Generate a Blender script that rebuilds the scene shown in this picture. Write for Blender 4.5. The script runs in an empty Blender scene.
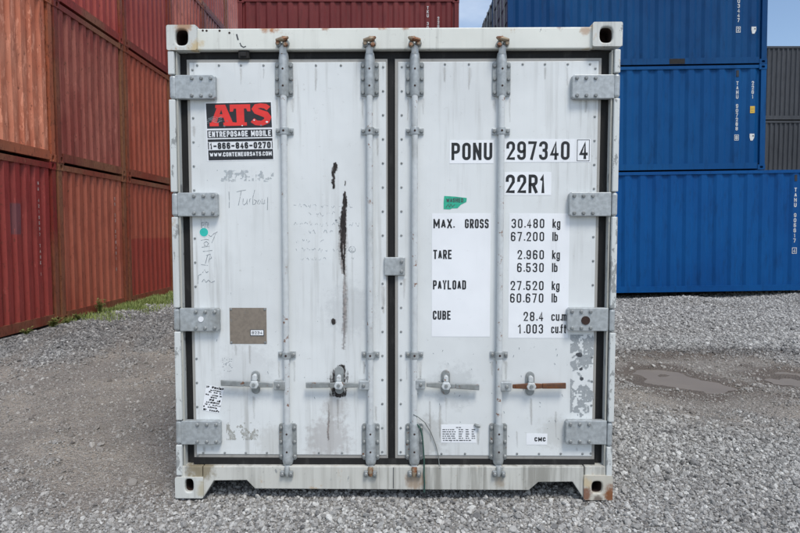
import bpy, math, random
import numpy as np
from mathutils import Vector, Matrix

R = math.radians
scene = bpy.context.scene
col = scene.collection
random.seed(7)
rng = np.random.default_rng(7)

# ------------------------------------------------------------------ camera
FPX, PITCH, CAM_H = 610.0, 0.0570, 1.4837        # focal length in photo pixels (800 wide)
cam_d = bpy.data.cameras.new('camera')
cam_d.sensor_width = 36.0
cam_d.lens = 36.0 * FPX / 800.0
cam_d.clip_start, cam_d.clip_end = 0.05, 3000
cam = bpy.data.objects.new('camera', cam_d)
col.objects.link(cam)
cam.location = (0, 0, CAM_H)
cam.rotation_euler = (math.pi / 2 - PITCH, 0, 0)
scene.camera = cam

# ------------------------------------------------------------------ sky, sun, exposure
SUN_EL, SUN_AZ = R(58), R(155)                   # azimuth clockwise from +Y: behind the camera, to the right
world = bpy.data.worlds.new('World')
scene.world = world
world.use_nodes = True
wn, wl = world.node_tree.nodes, world.node_tree.links
wn.clear()
w_out = wn.new('ShaderNodeOutputWorld')
w_bg = wn.new('ShaderNodeBackground')
w_sky = wn.new('ShaderNodeTexSky')
w_sky.sky_type = 'NISHITA'
w_sky.sun_disc = False
w_sky.sun_elevation = SUN_EL
w_sky.sun_rotation = SUN_AZ
w_sky.air_density, w_sky.dust_density, w_sky.ozone_density = 1.0, 1.0, 1.6
w_bg.inputs['Strength'].default_value = 0.15
w_tc = wn.new('ShaderNodeTexCoord')
w_mp = wn.new('ShaderNodeMapping')
w_mp.inputs['Scale'].default_value = (1.0, 1.0, 2.6)
w_mp.inputs['Location'].default_value = (0.35, 0.1, 0.2)
w_nz = wn.new('ShaderNodeTexNoise')
w_nz.inputs['Scale'].default_value = 1.7
w_nz.inputs['Detail'].default_value = 7
w_nz.inputs['Roughness'].default_value = 0.55
w_rp = wn.new('ShaderNodeValToRGB')
w_rp.color_ramp.elements[0].position, w_rp.color_ramp.elements[0].color = 0.40, (0, 0, 0, 1)
w_rp.color_ramp.elements[1].position, w_rp.color_ramp.elements[1].color = 0.72, (0.75, 0.75, 0.75, 1)
w_mx = wn.new('ShaderNodeMix')
w_mx.data_type = 'RGBA'
w_mx.inputs[7].default_value = (7.6, 8.0, 8.4, 1)     # thin high cloud
wl.new(w_tc.outputs['Generated'], w_mp.inputs['Vector'])
wl.new(w_mp.outputs[0], w_nz.inputs['Vector'])
wl.new(w_nz.outputs[0], w_rp.inputs[0])
wl.new(w_rp.outputs[0], w_mx.inputs[0])
wl.new(w_sky.outputs[0], w_mx.inputs[6])
wl.new(w_mx.outputs[2], w_bg.inputs['Color'])
wl.new(w_bg.outputs[0], w_out.inputs['Surface'])

sun_d = bpy.data.lights.new('sun', 'SUN')
sun_d.energy = 2.1
sun_d.angle = R(18)
sun_d.color = (1.0, 0.95, 0.87)
sun = bpy.data.objects.new('sun', sun_d)
col.objects.link(sun)
sv = Vector((math.sin(SUN_AZ) * math.cos(SUN_EL), math.cos(SUN_AZ) * math.cos(SUN_EL), math.sin(SUN_EL)))
sun.rotation_euler = sv.to_track_quat('Z', 'Y').to_euler()
sun.location = (3, -3, 12)

scene.view_settings.view_transform = 'Standard'
scene.view_settings.look = 'None'
scene.view_settings.exposure = 0.12
scene.view_settings.gamma = 1.0
scene.render.engine = 'CYCLES'
scene.cycles.use_denoising = True
scene.cycles.max_bounces = 6


# ------------------------------------------------------------------ materials
def srgb(r, g, b):
    f = lambda c: (c / 255 / 12.92) if c / 255 <= 0.04045 else ((c / 255 + 0.055) / 1.055) ** 2.4
    return (f(r), f(g), f(b), 1.0)


class NT:
    """Small helper round one material's node tree."""
    def __init__(self, name, rough=0.6, metallic=0.0, spec=None):
        self.m = bpy.data.materials.new(name)
        self.m.use_nodes = True
        self.n, self.l = self.m.node_tree.nodes, self.m.node_tree.links
        self.b = self.n['Principled BSDF']
        self.b.inputs['Roughness'].default_value = rough
        self.b.inputs['Metallic'].default_value = metallic
        if spec is not None:
            self.b.inputs['Specular IOR Level'].default_value = spec
        self.geo = self.n.new('ShaderNodeNewGeometry')

    def noise(self, scale, stretch=(1, 1, 1), detail=4, rough=0.55, off=(0, 0, 0), coord=None):
        mp = self.n.new('ShaderNodeMapping')
        mp.inputs['Scale'].default_value = stretch
        mp.inputs['Location'].default_value = off
        self.l.new(coord or self.geo.outputs['Position'], mp.inputs['Vector'])
        nz = self.n.new('ShaderNodeTexNoise')
        nz.inputs['Scale'].default_value = scale
        nz.inputs['Detail'].default_value = detail
        nz.inputs['Roughness'].default_value = rough
        self.l.new(mp.outputs[0], nz.inputs['Vector'])
        return nz.outputs[0]

    def ramp(self, v, lo, hi, top=1.0, bottom=0.0):
        mr = self.n.new('ShaderNodeMapRange')
        mr.interpolation_type = 'SMOOTHSTEP'
        mr.inputs['From Min'].default_value, mr.inputs['From Max'].default_value = lo, hi
        mr.inputs['To Min'].default_value, mr.inputs['To Max'].default_value = bottom, top
        self.l.new(v, mr.inputs['Value'])
        return mr.outputs[0]

    def math(self, op, a, b):
        mt = self.n.new('ShaderNodeMath')
        mt.operation = op
        for i, v in enumerate((a, b)):
            if isinstance(v, (int, float)):
                mt.inputs[i].default_value = v
            else:
                self.l.new(v, mt.inputs[i])
        return mt.outputs[0]

    def mix(self, fac, a, b):
        mx = self.n.new('ShaderNodeMix')
        mx.data_type = 'RGBA'
        for i, v in ((0, fac), (6, a), (7, b)):
            if isinstance(v, (int, float)):
                mx.inputs[i].default_value = v
            elif isinstance(v, tuple):
                mx.inputs[i].default_value = v
            else:
                self.l.new(v, mx.inputs[i])
        return mx.outputs[2]

    def sep(self):
        s = self.n.new('ShaderNodeSeparateXYZ')
        self.l.new(self.geo.outputs['Position'], s.inputs[0])
        return s.outputs

    def bump(self, v, strength=0.2, dist=0.01):
        bp = self.n.new('ShaderNodeBump')
        bp.inputs['Strength'].default_value = strength
        bp.inputs['Distance'].default_value = dist
        self.l.new(v, bp.inputs['Height'])
        self.l.new(bp.outputs[0], self.b.inputs['Normal'])

    def done(self, c, rough=None):
        if isinstance(c, tuple):
            self.b.inputs['Base Color'].default_value = c
        else:
            self.l.new(c, self.b.inputs['Base Color'])
        if rough is not None:
            self.l.new(rough, self.b.inputs['Roughness'])
        return self.m


def plain(name, c, rough=0.6, metallic=0.0, var=0.12, scale=30):
    t = NT(name, rough, metallic)
    f = t.noise(scale, detail=3)
    d = tuple(x * (1 - var * 2) for x in c[:3]) + (1,)
    return t.done(t.mix(t.ramp(f, 0.35, 0.7), c, d))


def scraped(name, c, scale, stretch, lo, hi, top=1.0):
    """Scraped or stained strip that thins out raggedly towards its edges (attribute 'edge' is 1 along its middle)."""
    t = NT(name, 0.9)
    a = t.n.new('ShaderNodeAttribute'); a.attribute_name = 'edge'
    n = t.math('MULTIPLY', t.math('SUBTRACT', t.noise(scale, stretch, 6, 0.75), 0.5), 2.6)
    t.l.new(t.ramp(t.math('ADD', a.outputs['Fac'], n), lo, hi, top), t.b.inputs['Alpha'])
    return t.done(t.mix(t.ramp(t.noise(70, (1, 1, .4)), .4, .7), c, tuple(min(1, x * 2.4) for x in c[:3]) + (1,)))


def worn(name, c, scale, stretch, lo, hi, top=1.0, rough=0.85):
    """Thin film or dirt that has broken up: parts of it are gone."""
    t = NT(name, rough)
    n = t.noise(scale, stretch, 6, 0.7)
    t.l.new(t.ramp(n, lo, hi, top), t.b.inputs['Alpha'])
    return t.done(t.mix(t.noise(60), c, tuple(x * .7 for x in c[:3]) + (1,)))


RUST = srgb(118, 68, 40)
RUST_D = srgb(70, 42, 30)


def white_paint(name, c, rust=0.0, streak=0.5, chips=0.0, grime=0.3, off=0.0, lo=0.50, spots=()):
    t = NT(name, 0.42, 0.0, 0.4)
    o = (off, off * 1.7, off * 0.6)
    big = t.noise(1.6, detail=4, off=o)
    cc = t.mix(t.ramp(big, 0.35, 0.7), c, tuple(x * 0.90 for x in c[:3]) + (1,))
    st = t.noise(9, (3.2, 3.2, 0.16), 5, 0.6, o)
    st2 = t.noise(1.3, (1, 1, 0.7), 3, 0.5, (off + 4, 0, 2))
    sm = t.math('MULTIPLY', t.ramp(st, lo, lo + 0.24), t.ramp(st2, lo - 0.08, lo + 0.16))
    cc = t.mix(t.math('MULTIPLY', sm, streak), cc, srgb(128, 126, 118))
    gr = t.noise(34, (1, 1, 1), 6, 0.7, o)
    cc = t.mix(t.ramp(gr, 0.60, 0.78, grime), cc, srgb(112, 108, 98))
    if chips:
        ch = t.noise(17, (1, 1, 0.45), 5, 0.7, (off + 9, 1, 3))
        cc = t.mix(t.ramp(ch, 0.67 - chips * 0.12, 0.70 - chips * 0.12), cc, srgb(150, 153, 152))
    if rust:
        rn = t.noise(11, (1, 1, 0.8), 7, 0.72, (off + 2, 6, 1))
        cc = t.mix(t.ramp(rn, 0.66 - rust * 0.14, 0.80 - rust * 0.14, 0.75), cc, srgb(176, 140, 92))
        cc = t.mix(t.ramp(rn, 0.74 - rust * 0.14, 0.80 - rust * 0.14), cc, RUST)
    for (p_, rad, c_, k_) in spots:                              # stains with their own place on the steel
        vm = t.n.new('ShaderNodeVectorMath'); vm.operation = 'DISTANCE'
        t.l.new(t.geo.outputs['Position'], vm.inputs[0]); vm.inputs[1].default_value = p_
        ns = t.noise(30, detail=6, rough=0.7, off=(off, 1, 2))
        dd = t.math('ADD', vm.outputs['Value'], t.math('MULTIPLY', t.math('SUBTRACT', ns, 0.5), rad * 1.6))
        cc = t.mix(t.ramp(dd, rad * 0.45, rad, 0.0, k_), cc, c_)
    t.bump(t.noise(3.4, (1, 1, .6), detail=3, off=o), 0.5, 0.02)
    rf = t.ramp(gr, 0.3, 0.8, 0.62, 0.36)
    return t.done(cc, rf)


def galvanised(name, c, rust=0.0, off=0.0, metal=0.3, mott=0.72):
    t = NT(name, 0.48, metal)
    n1 = t.noise(38, detail=5, off=(off, 0, 0))
    cc = t.mix(t.ramp(n1, 0.3, 0.72), c, tuple(x * mott for x in c[:3]) + (1,))
    n2 = t.noise(7, (1, 1, 0.5), 4, 0.6, (off, 3, 1))
    cc = t.mix(t.ramp(n2, 0.5, 0.75, 0.45), cc, srgb(120, 118, 108))
    if rust:
        n3 = t.noise(26, detail=6, rough=0.7, off=(off + 1, 2, 0))
        cc = t.mix(t.ramp(n3, 0.62 - rust * 0.2, 0.70 - rust * 0.2), cc, srgb(122, 78, 48))
        cc = t.mix(t.ramp(n3, 0.72 - rust * 0.2, 0.78 - rust * 0.2), cc, RUST_D)
    t.bump(n1, 0.15, 0.004)
    return t.done(cc)


def old_paint(name, c, fade, rust=0.35, scuff=0.3, off=0.0, zrepaint=None, box=None, gloss=0.5, spec=0.35):
    """Weathered container paint: faded areas, vertical rust runs, scuffs with bare primer."""
    t = NT(name, gloss, 0.0, spec)
    big = t.noise(0.55, (1, 1, 0.8), 4, 0.6, (off, off, 0))
    cc = t.mix(t.ramp(big, 0.36, 0.66), c, fade)
    mid = t.noise(5.0, (1.6, 1.6, 0.35), 6, 0.65, (off, 1, off))
    cc = t.mix(t.ramp(mid, 0.48, 0.74, 0.55), cc, tuple(x * 0.55 for x in c[:3]) + (1,))
    if zrepaint:
        z0, c2 = zrepaint
        zz = t.sep()[2]
        wob = t.math('MULTIPLY', t.math('SUBTRACT', t.noise(6, detail=2), 0.5), 0.03)
        cc = t.mix(t.ramp(t.math('ADD', zz, wob), z0, z0 + 0.02, 0.0, 0.62), cc, c2)
    if box:
        (y0, y1, z0, z1), c2 = box
        s = t.sep()
        m = t.math('MULTIPLY', t.math('MULTIPLY', t.ramp(s[1], y0, y0 + 0.02), t.ramp(s[1], y1 - 0.02, y1, 0.0, 1.0)),
                   t.math('MULTIPLY', t.ramp(s[2], z0, z0 + 0.03), t.ramp(s[2], z1 - 0.03, z1, 0.0, 1.0)))
        cc = t.mix(t.math('MULTIPLY', m, 0.8), cc, c2)
    fine = t.noise(24, (1, 1, 0.4), 8, 0.75, (off + 3, 0, 5))
    cc = t.mix(t.ramp(fine, 0.60 - rust * 0.1, 0.70 - rust * 0.1, 0.8), cc, srgb(92, 52, 38))
    if rust > 0:
        run = t.math('MULTIPLY', t.ramp(t.noise(9, (2.4, 2.4, 0.10), 5, 0.7, (off + 5, 3, off)), 0.54, 0.70), t.ramp(t.noise(1.4, (1, 1, 1.2), 4, 0.6, (off, 8, 2)), 0.44, 0.62))
        cc = t.mix(t.math('MULTIPLY', run, min(0.9, 0.3 + rust)), cc, srgb(84, 48, 34))
    sc = t.noise(13, (1.2, 1.2, 0.3), 7, 0.7, (off + 7, 2, 1))
    cc = t.mix(t.ramp(sc, 0.67 - scuff * 0.12, 0.70 - scuff * 0.12, 0.75), cc, tuple(min(1, x * 1.25 + .02) for x in fade[:3]) + (1,))
    t.bump(t.noise(3.0, detail=3), 0.25, 0.02)
    return t.done(cc, t.ramp(fine, 0.3, 0.8, gloss + 0.2, gloss - 0.05))


M = {}
TAN = srgb(198, 172, 118)
TOPZ, FY = 2.591, 3.34
M['door_white'] = white_paint('door_white', srgb(223, 227, 227), 0.0, 0.42, 0.0, 0.30, 1.0, 0.475,
                              [((-0.40, FY, 0.32), 0.16, srgb(150, 142, 138), 0.45), ((-0.36, FY, 0.50), 0.10, srgb(158, 152, 148), 0.40), ((0.16, FY, 0.34), 0.14, srgb(150, 148, 142), 0.40), ((0.30, FY, 0.62), 0.16, srgb(166, 170, 170), 0.35),
                               ((-0.28, FY, 1.05), 0.18, srgb(176, 180, 182), 0.35), ((-0.72, FY, 0.30), 0.12, srgb(170, 168, 160), 0.35), ((0.86, FY, 0.36), 0.12, srgb(168, 168, 162), 0.35), ((-0.86, FY, 0.70), 0.2, srgb(186, 188, 188), 0.35)])
M['rail_white'] = white_paint('rail_white', srgb(226, 228, 220), 0.22, 0.55, 0.12, 0.35, 2.3, 0.50,
                              [((-1.075, FY, 2.50), 0.030, TAN, 0.6), ((-1.08, FY, 2.45), 0.030, TAN, 0.6), ((-0.72, FY, 2.60), 0.060, srgb(176, 116, 66), 0.8), ((-0.67, FY, 2.60), 0.055, srgb(176, 116, 66), 0.8), ((-0.40, FY, 2.59), 0.035, srgb(160, 100, 60), 0.8),
                               ((-0.09, FY, 2.59), 0.036, srgb(170, 112, 66), 0.8), ((0.03, FY, 2.59), 0.034, srgb(150, 96, 60), 0.8), ((0.86, FY, 2.60), 0.045, RUST, 0.8), ((0.99, FY, 2.56), 0.04, srgb(168, 120, 72), 0.6), ((1.0, FY, 2.45), 0.03, TAN, 0.5)])
M['sill_white'] = white_paint('sill_white', srgb(204, 204, 197), 0.36, 0.72, 0.25, 0.7, 5.1, 0.41,
                              [((0.08, FY, 0.105), 0.07, srgb(150, 118, 84), 0.6), ((0.55, FY, 0.10), 0.05, srgb(150, 128, 100), 0.5), ((-1.12, FY, 0.17), 0.10, srgb(120, 104, 66), 0.75)])
M['post_white'] = white_paint('post_white', srgb(210, 214, 212), 0.28, 0.6, 0.75, 0.45, 7.7)
M['cast_white'] = white_paint('cast_white', srgb(210, 212, 207), 0.40, 0.7, 0.3, 0.6, 11.2, 0.46,
                              [((-1.16, FY, 2.59), 0.06, srgb(170, 124, 78), 0.8), ((-1.09, FY, 2.46), 0.06, TAN, 0.75), ((1.0, FY, 2.46), 0.05, TAN, 0.7), ((1.02, FY, 2.585), 0.05, TAN, 0.6), ((-1.09, FY, 0.05), 0.06, srgb(170, 156, 116), 0.6)])
M['cast_rusty'] = white_paint('cast_rusty', srgb(196, 192, 180), 0.7, 0.7, 0.3, 0.7, 3.4, 0.44,
                              [((1.02, FY - .03, 0.03), 0.055, RUST, 0.85), ((1.19, FY - .03, 0.03), 0.075, srgb(128, 78, 44), 0.95), ((1.10, FY - .03, 0.0), 0.035, RUST_D, 0.7), ((1.03, FY - .03, 0.10), 0.04, TAN, 0.5)])
M['edge_trim'] = white_paint('edge_trim', srgb(164, 162, 157), 0.2, 0.8, 0.0, 0.7, 4.4)
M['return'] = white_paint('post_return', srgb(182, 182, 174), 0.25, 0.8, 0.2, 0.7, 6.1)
M['galv'] = galvanised('galvanised_steel', srgb(182, 188, 190), 0.0, 0.0)
M['galv_b'] = galvanised('galvanised_steel_dull', srgb(158, 163, 163), 0.10, 3.0)
M['rod'] = galvanised('rod_paint', srgb(204, 209, 210), 0.12, 5.0, 0.05, 0.90)
M['bolt'] = galvanised('bolt_steel', srgb(150, 154, 154), 0.0, 2.0)
M['rusty'] = galvanised('rusty_steel', srgb(150, 134, 112), 0.75, 8.0)
M['handle_rust'] = galvanised('rust_brown_handle', srgb(112, 78, 60), 0.7, 1.5)
M['rubber'] = None
t = NT('black_rubber', 0.75)
t_n = t.noise(16, (1, 1, 0.3), 6, 0.7)
M['rubber'] = t.done(t.mix(t.ramp(t_n, 0.5, 0.8, 0.55), srgb(17, 17, 18), srgb(74, 74, 72)))
M['hole_dark'] = plain('dark_rusty_inside', srgb(58, 42, 36), 0.9)
M['dark'] = plain('dark_underside', srgb(38, 37, 37), 0.9)
M['vinyl'] = white_paint('white_vinyl', srgb(240, 243, 246), 0.0, 0.25, 0.0, 0.12, 8.8)
M['ink'] = plain('black_lettering', srgb(30, 33, 37), 0.5, 0, 0.2, 60)
M['ink_soft'] = plain('grey_lettering', srgb(78, 82, 86), 0.6, 0, 0.2, 60)
M['sign_black'] = plain('sign_black', srgb(36, 38, 43), 0.45, 0, 0.25, 14)
M['sign_red'] = plain('sign_red', srgb(232, 52, 46), 0.45, 0, 0.08, 10)
M['run'] = scraped('dirty_run', srgb(118, 112, 104), 24, (2, 1, .25), .1, 1.4, .30)
M['pen'] = worn('faint_marker', srgb(168, 178, 184), 60, (1, 1, 1), .36, .6, .8)
M['pen_dark'] = worn('marker_grey', srgb(138, 148, 155), 50, (1, 1, 1), .32, .58, .8)
M['plate'] = plain('taupe_plate', srgb(134, 124, 112), 0.55, 0, 0.09, 60)
M['teal'] = plain('turquoise_sticker', srgb(48, 196, 182), 0.5, 0, 0.06, 40)
M['green'] = plain('green_sticker', srgb(46, 178, 146), 0.5, 0, 0.10, 40)
M['residue'] = worn('grey_residue', srgb(172, 178, 181), 40, (1, 1, .6), .32, .52, .92)
M['residue_faint'] = worn('faint_residue', srgb(196, 204, 208), 40, (1, 1, .6), .30, .60, .7)
M['residue_tan'] = worn('tan_residue', srgb(184, 184, 176), 45, (1, 1, .5), .40, .58, .85)
M['scrape'] = scraped('black_scrape', srgb(40, 36, 35), 38, (2.2, 1, .45), .22, .62)
M['scrape_soft'] = scraped('brown_stain', srgb(120, 112, 108), 26, (2, 1, .3), .1, 1.1, .6)
M['cord'] = plain('dark_green_cord', srgb(48, 84, 74), 0.7)
M['wire'] = plain('grey_wire', srgb(120, 126, 124), 0.5, 0.3)
M['mark_white'] = plain('white_marking', srgb(214, 216, 214), 0.6, 0, 0.12, 20)
M['mark_faded'] = plain('faded_marking', srgb(205, 180, 170), 0.7, 0, 0.2, 20)
M['yellow'] = plain('yellow_sticker', srgb(222, 182, 62), 0.5)


# ------------------------------------------------------------------ mesh helpers
def dent(t_, z, amp, ph):
    """Shallow bends of a sheet, metres."""
    return amp * (math.sin(t_ * 3.1 + ph) * math.sin(z * 2.3 + ph * 1.7) + 0.6 * math.sin(t_ * 7.3 + ph * 2.1 + z * 1.9) * math.sin(z * 5.1 + ph) + 0.5 * math.sin(t_ * 15.0 + ph * 3.3) * math.sin(z * 3.3 + t_ * 4 + ph)) * math.sin(math.pi * min(1, max(0, (z - .15) / 2.3)))


class MB:
    def __init__(self):
        self.v, self.f = [], []

    def add(self, vs, fs):
        k = len(self.v)
        self.v += [tuple(p) for p in vs]
        self.f += [tuple(i + k for i in f) for f in fs]
        return self

    def box(self, x0, x1, y0, y1, z0, z1):
        return self.add([(x, y, z) for z in (z0, z1) for y in (y0, y1) for x in (x0, x1)],
                        [(0, 2, 3, 1), (4, 5, 7, 6), (0, 1, 5, 4), (2, 6, 7, 3), (0, 4, 6, 2), (1, 3, 7, 5)])

    def prism(self, poly, y0, y1):
        """Polygon in XZ, counter-clockwise seen from -Y, extruded from y0 (front) to y1."""
        a = sum(p[0] * q[1] - q[0] * p[1] for p, q in zip(poly, poly[1:] + poly[:1]))
        if a < 0:
            poly = poly[::-1]
        n = len(poly)
        vs = [(x, y0, z) for x, z in poly] + [(x, y1, z) for x, z in poly]
        fs = [tuple(range(n)), tuple(range(2 * n - 1, n - 1, -1))]
        fs += [(i, i + n, (i + 1) % n + n, (i + 1) % n) for i in range(n)]
        return self.add(vs, fs)

    def tube(self, pts, r, n=12, caps=True):
        pts = [Vector(p) for p in pts]
        rs = r if isinstance(r, (list, tuple)) else [r] * len(pts)
        vs, fs = [], []
        up = None
        for i, p in enumerate(pts):
            d = (pts[min(i + 1, len(pts) - 1)] - pts[max(i - 1, 0)]).normalized()
            if up is None:
                up = d.orthogonal().normalized()
            up = (up - d * up.dot(d)).normalized()
            w = d.cross(up)
            vs += [p + (up * math.cos(a) + w * math.sin(a)) * rs[i] for a in [2 * math.pi * k / n for k in range(n)]]
        for i in range(len(pts) - 1):
            fs += [(i * n + k, i * n + (k + 1) % n, (i + 1) * n + (k + 1) % n, (i + 1) * n + k) for k in range(n)]
        if caps:
            fs += [tuple(range(n - 1, -1, -1)), tuple(range((len(pts) - 1) * n, len(pts) * n))]
        return self.add(vs, fs)

    def flat(self, poly, y):
        a = sum(p[0] * q[1] - q[0] * p[1] for p, q in zip(poly, poly[1:] + poly[:1]))
        if a < 0:
            poly = poly[::-1]
        return self.add([(x, y, z) for x, z in poly], [tuple(range(len(poly)))])

    def ribbon(self, pts, w, y, closed=False):
        pts = [Vector((p[0], p[1])) for p in pts]
        n = len(pts)
        L, Rr = [], []
        for i in range(n):
            a = pts[i - 1] if (i > 0 or closed) else None
            b = pts[(i + 1) % n] if (i < n - 1 or closed) else None
            d1 = (pts[i] - a).normalized() if a is not None else None
            d2 = (b - pts[i]).normalized() if b is not None else None
            if d1 is None: d1 = d2
            if d2 is None: d2 = d1
            n1, n2 = Vector((-d1.y, d1.x)), Vector((-d2.y, d2.x))
            m = n1 + n2
            m = m.normalized() if m.length > 1e-6 else n1
            k = w / 2 / max(0.72, m.dot(n1))
            L.append(pts[i] + m * k)
            Rr.append(pts[i] - m * k)
        vs = [(p.x, y, p.y) for p in L] + [(p.x, y, p.y) for p in Rr]
        fs = [(i, i + n, (i + 1) % n + n, (i + 1) % n) for i in range(n if closed else n - 1)]
        return self.add(vs, fs)

    def mesh(self, name, mat, smooth=None):
        me = bpy.data.meshes.new(name)
        me.from_pydata(self.v, [], self.f)
        if mat is not None:
            me.materials.append(mat)
        if smooth is not None:
            me.polygons.foreach_set('use_smooth', [True] * len(me.polygons))
            me.set_sharp_from_angle(angle=R(smooth))
        me.update()
        return me

    def build(self, name, mat, parent=None, smooth=None, bevel=None, label=None):
        o = link(name, self.mesh(name, mat, smooth), parent)
        if bevel:
            b = o.modifiers.new('bevel', 'BEVEL')
            b.width, b.segments, b.limit_method, b.angle_limit = bevel, 2, 'ANGLE', R(50)
            b.harden_normals = False
        if label:
            o['label'] = label
        return o


def link(name, me, parent=None, loc=None):
    o = bpy.data.objects.new(name, me)
    col.objects.link(o)
    o.parent = parent
    if loc is not None:
        o.location = loc
    return o


def thing(name, label, cat, loc=(0, 0, 0), rot=(0, 0, 0), group=None):
    o = link(name, None)
    o.location, o.rotation_euler = loc, rot
    o.empty_display_size = 0.2
    o['label'], o['category'] = label, cat
    if group:
        o['group'] = group
    return o


def tag(o, label=None, cat=None, group=None, kind=None):
    for k, v in (('label', label), ('category', cat), ('group', group), ('kind', kind)):
        if v:
            o[k] = v
    return o


# ------------------------------------------------------------------ condensed gothic stroke lettering
def arc(cx, cy, r, a0, a1, n=5):
    return [(cx + r * math.cos(R(a0 + (a1 - a0) * i / n)), cy + r * math.sin(R(a0 + (a1 - a0) * i / n))) for i in range(n + 1)]


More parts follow.
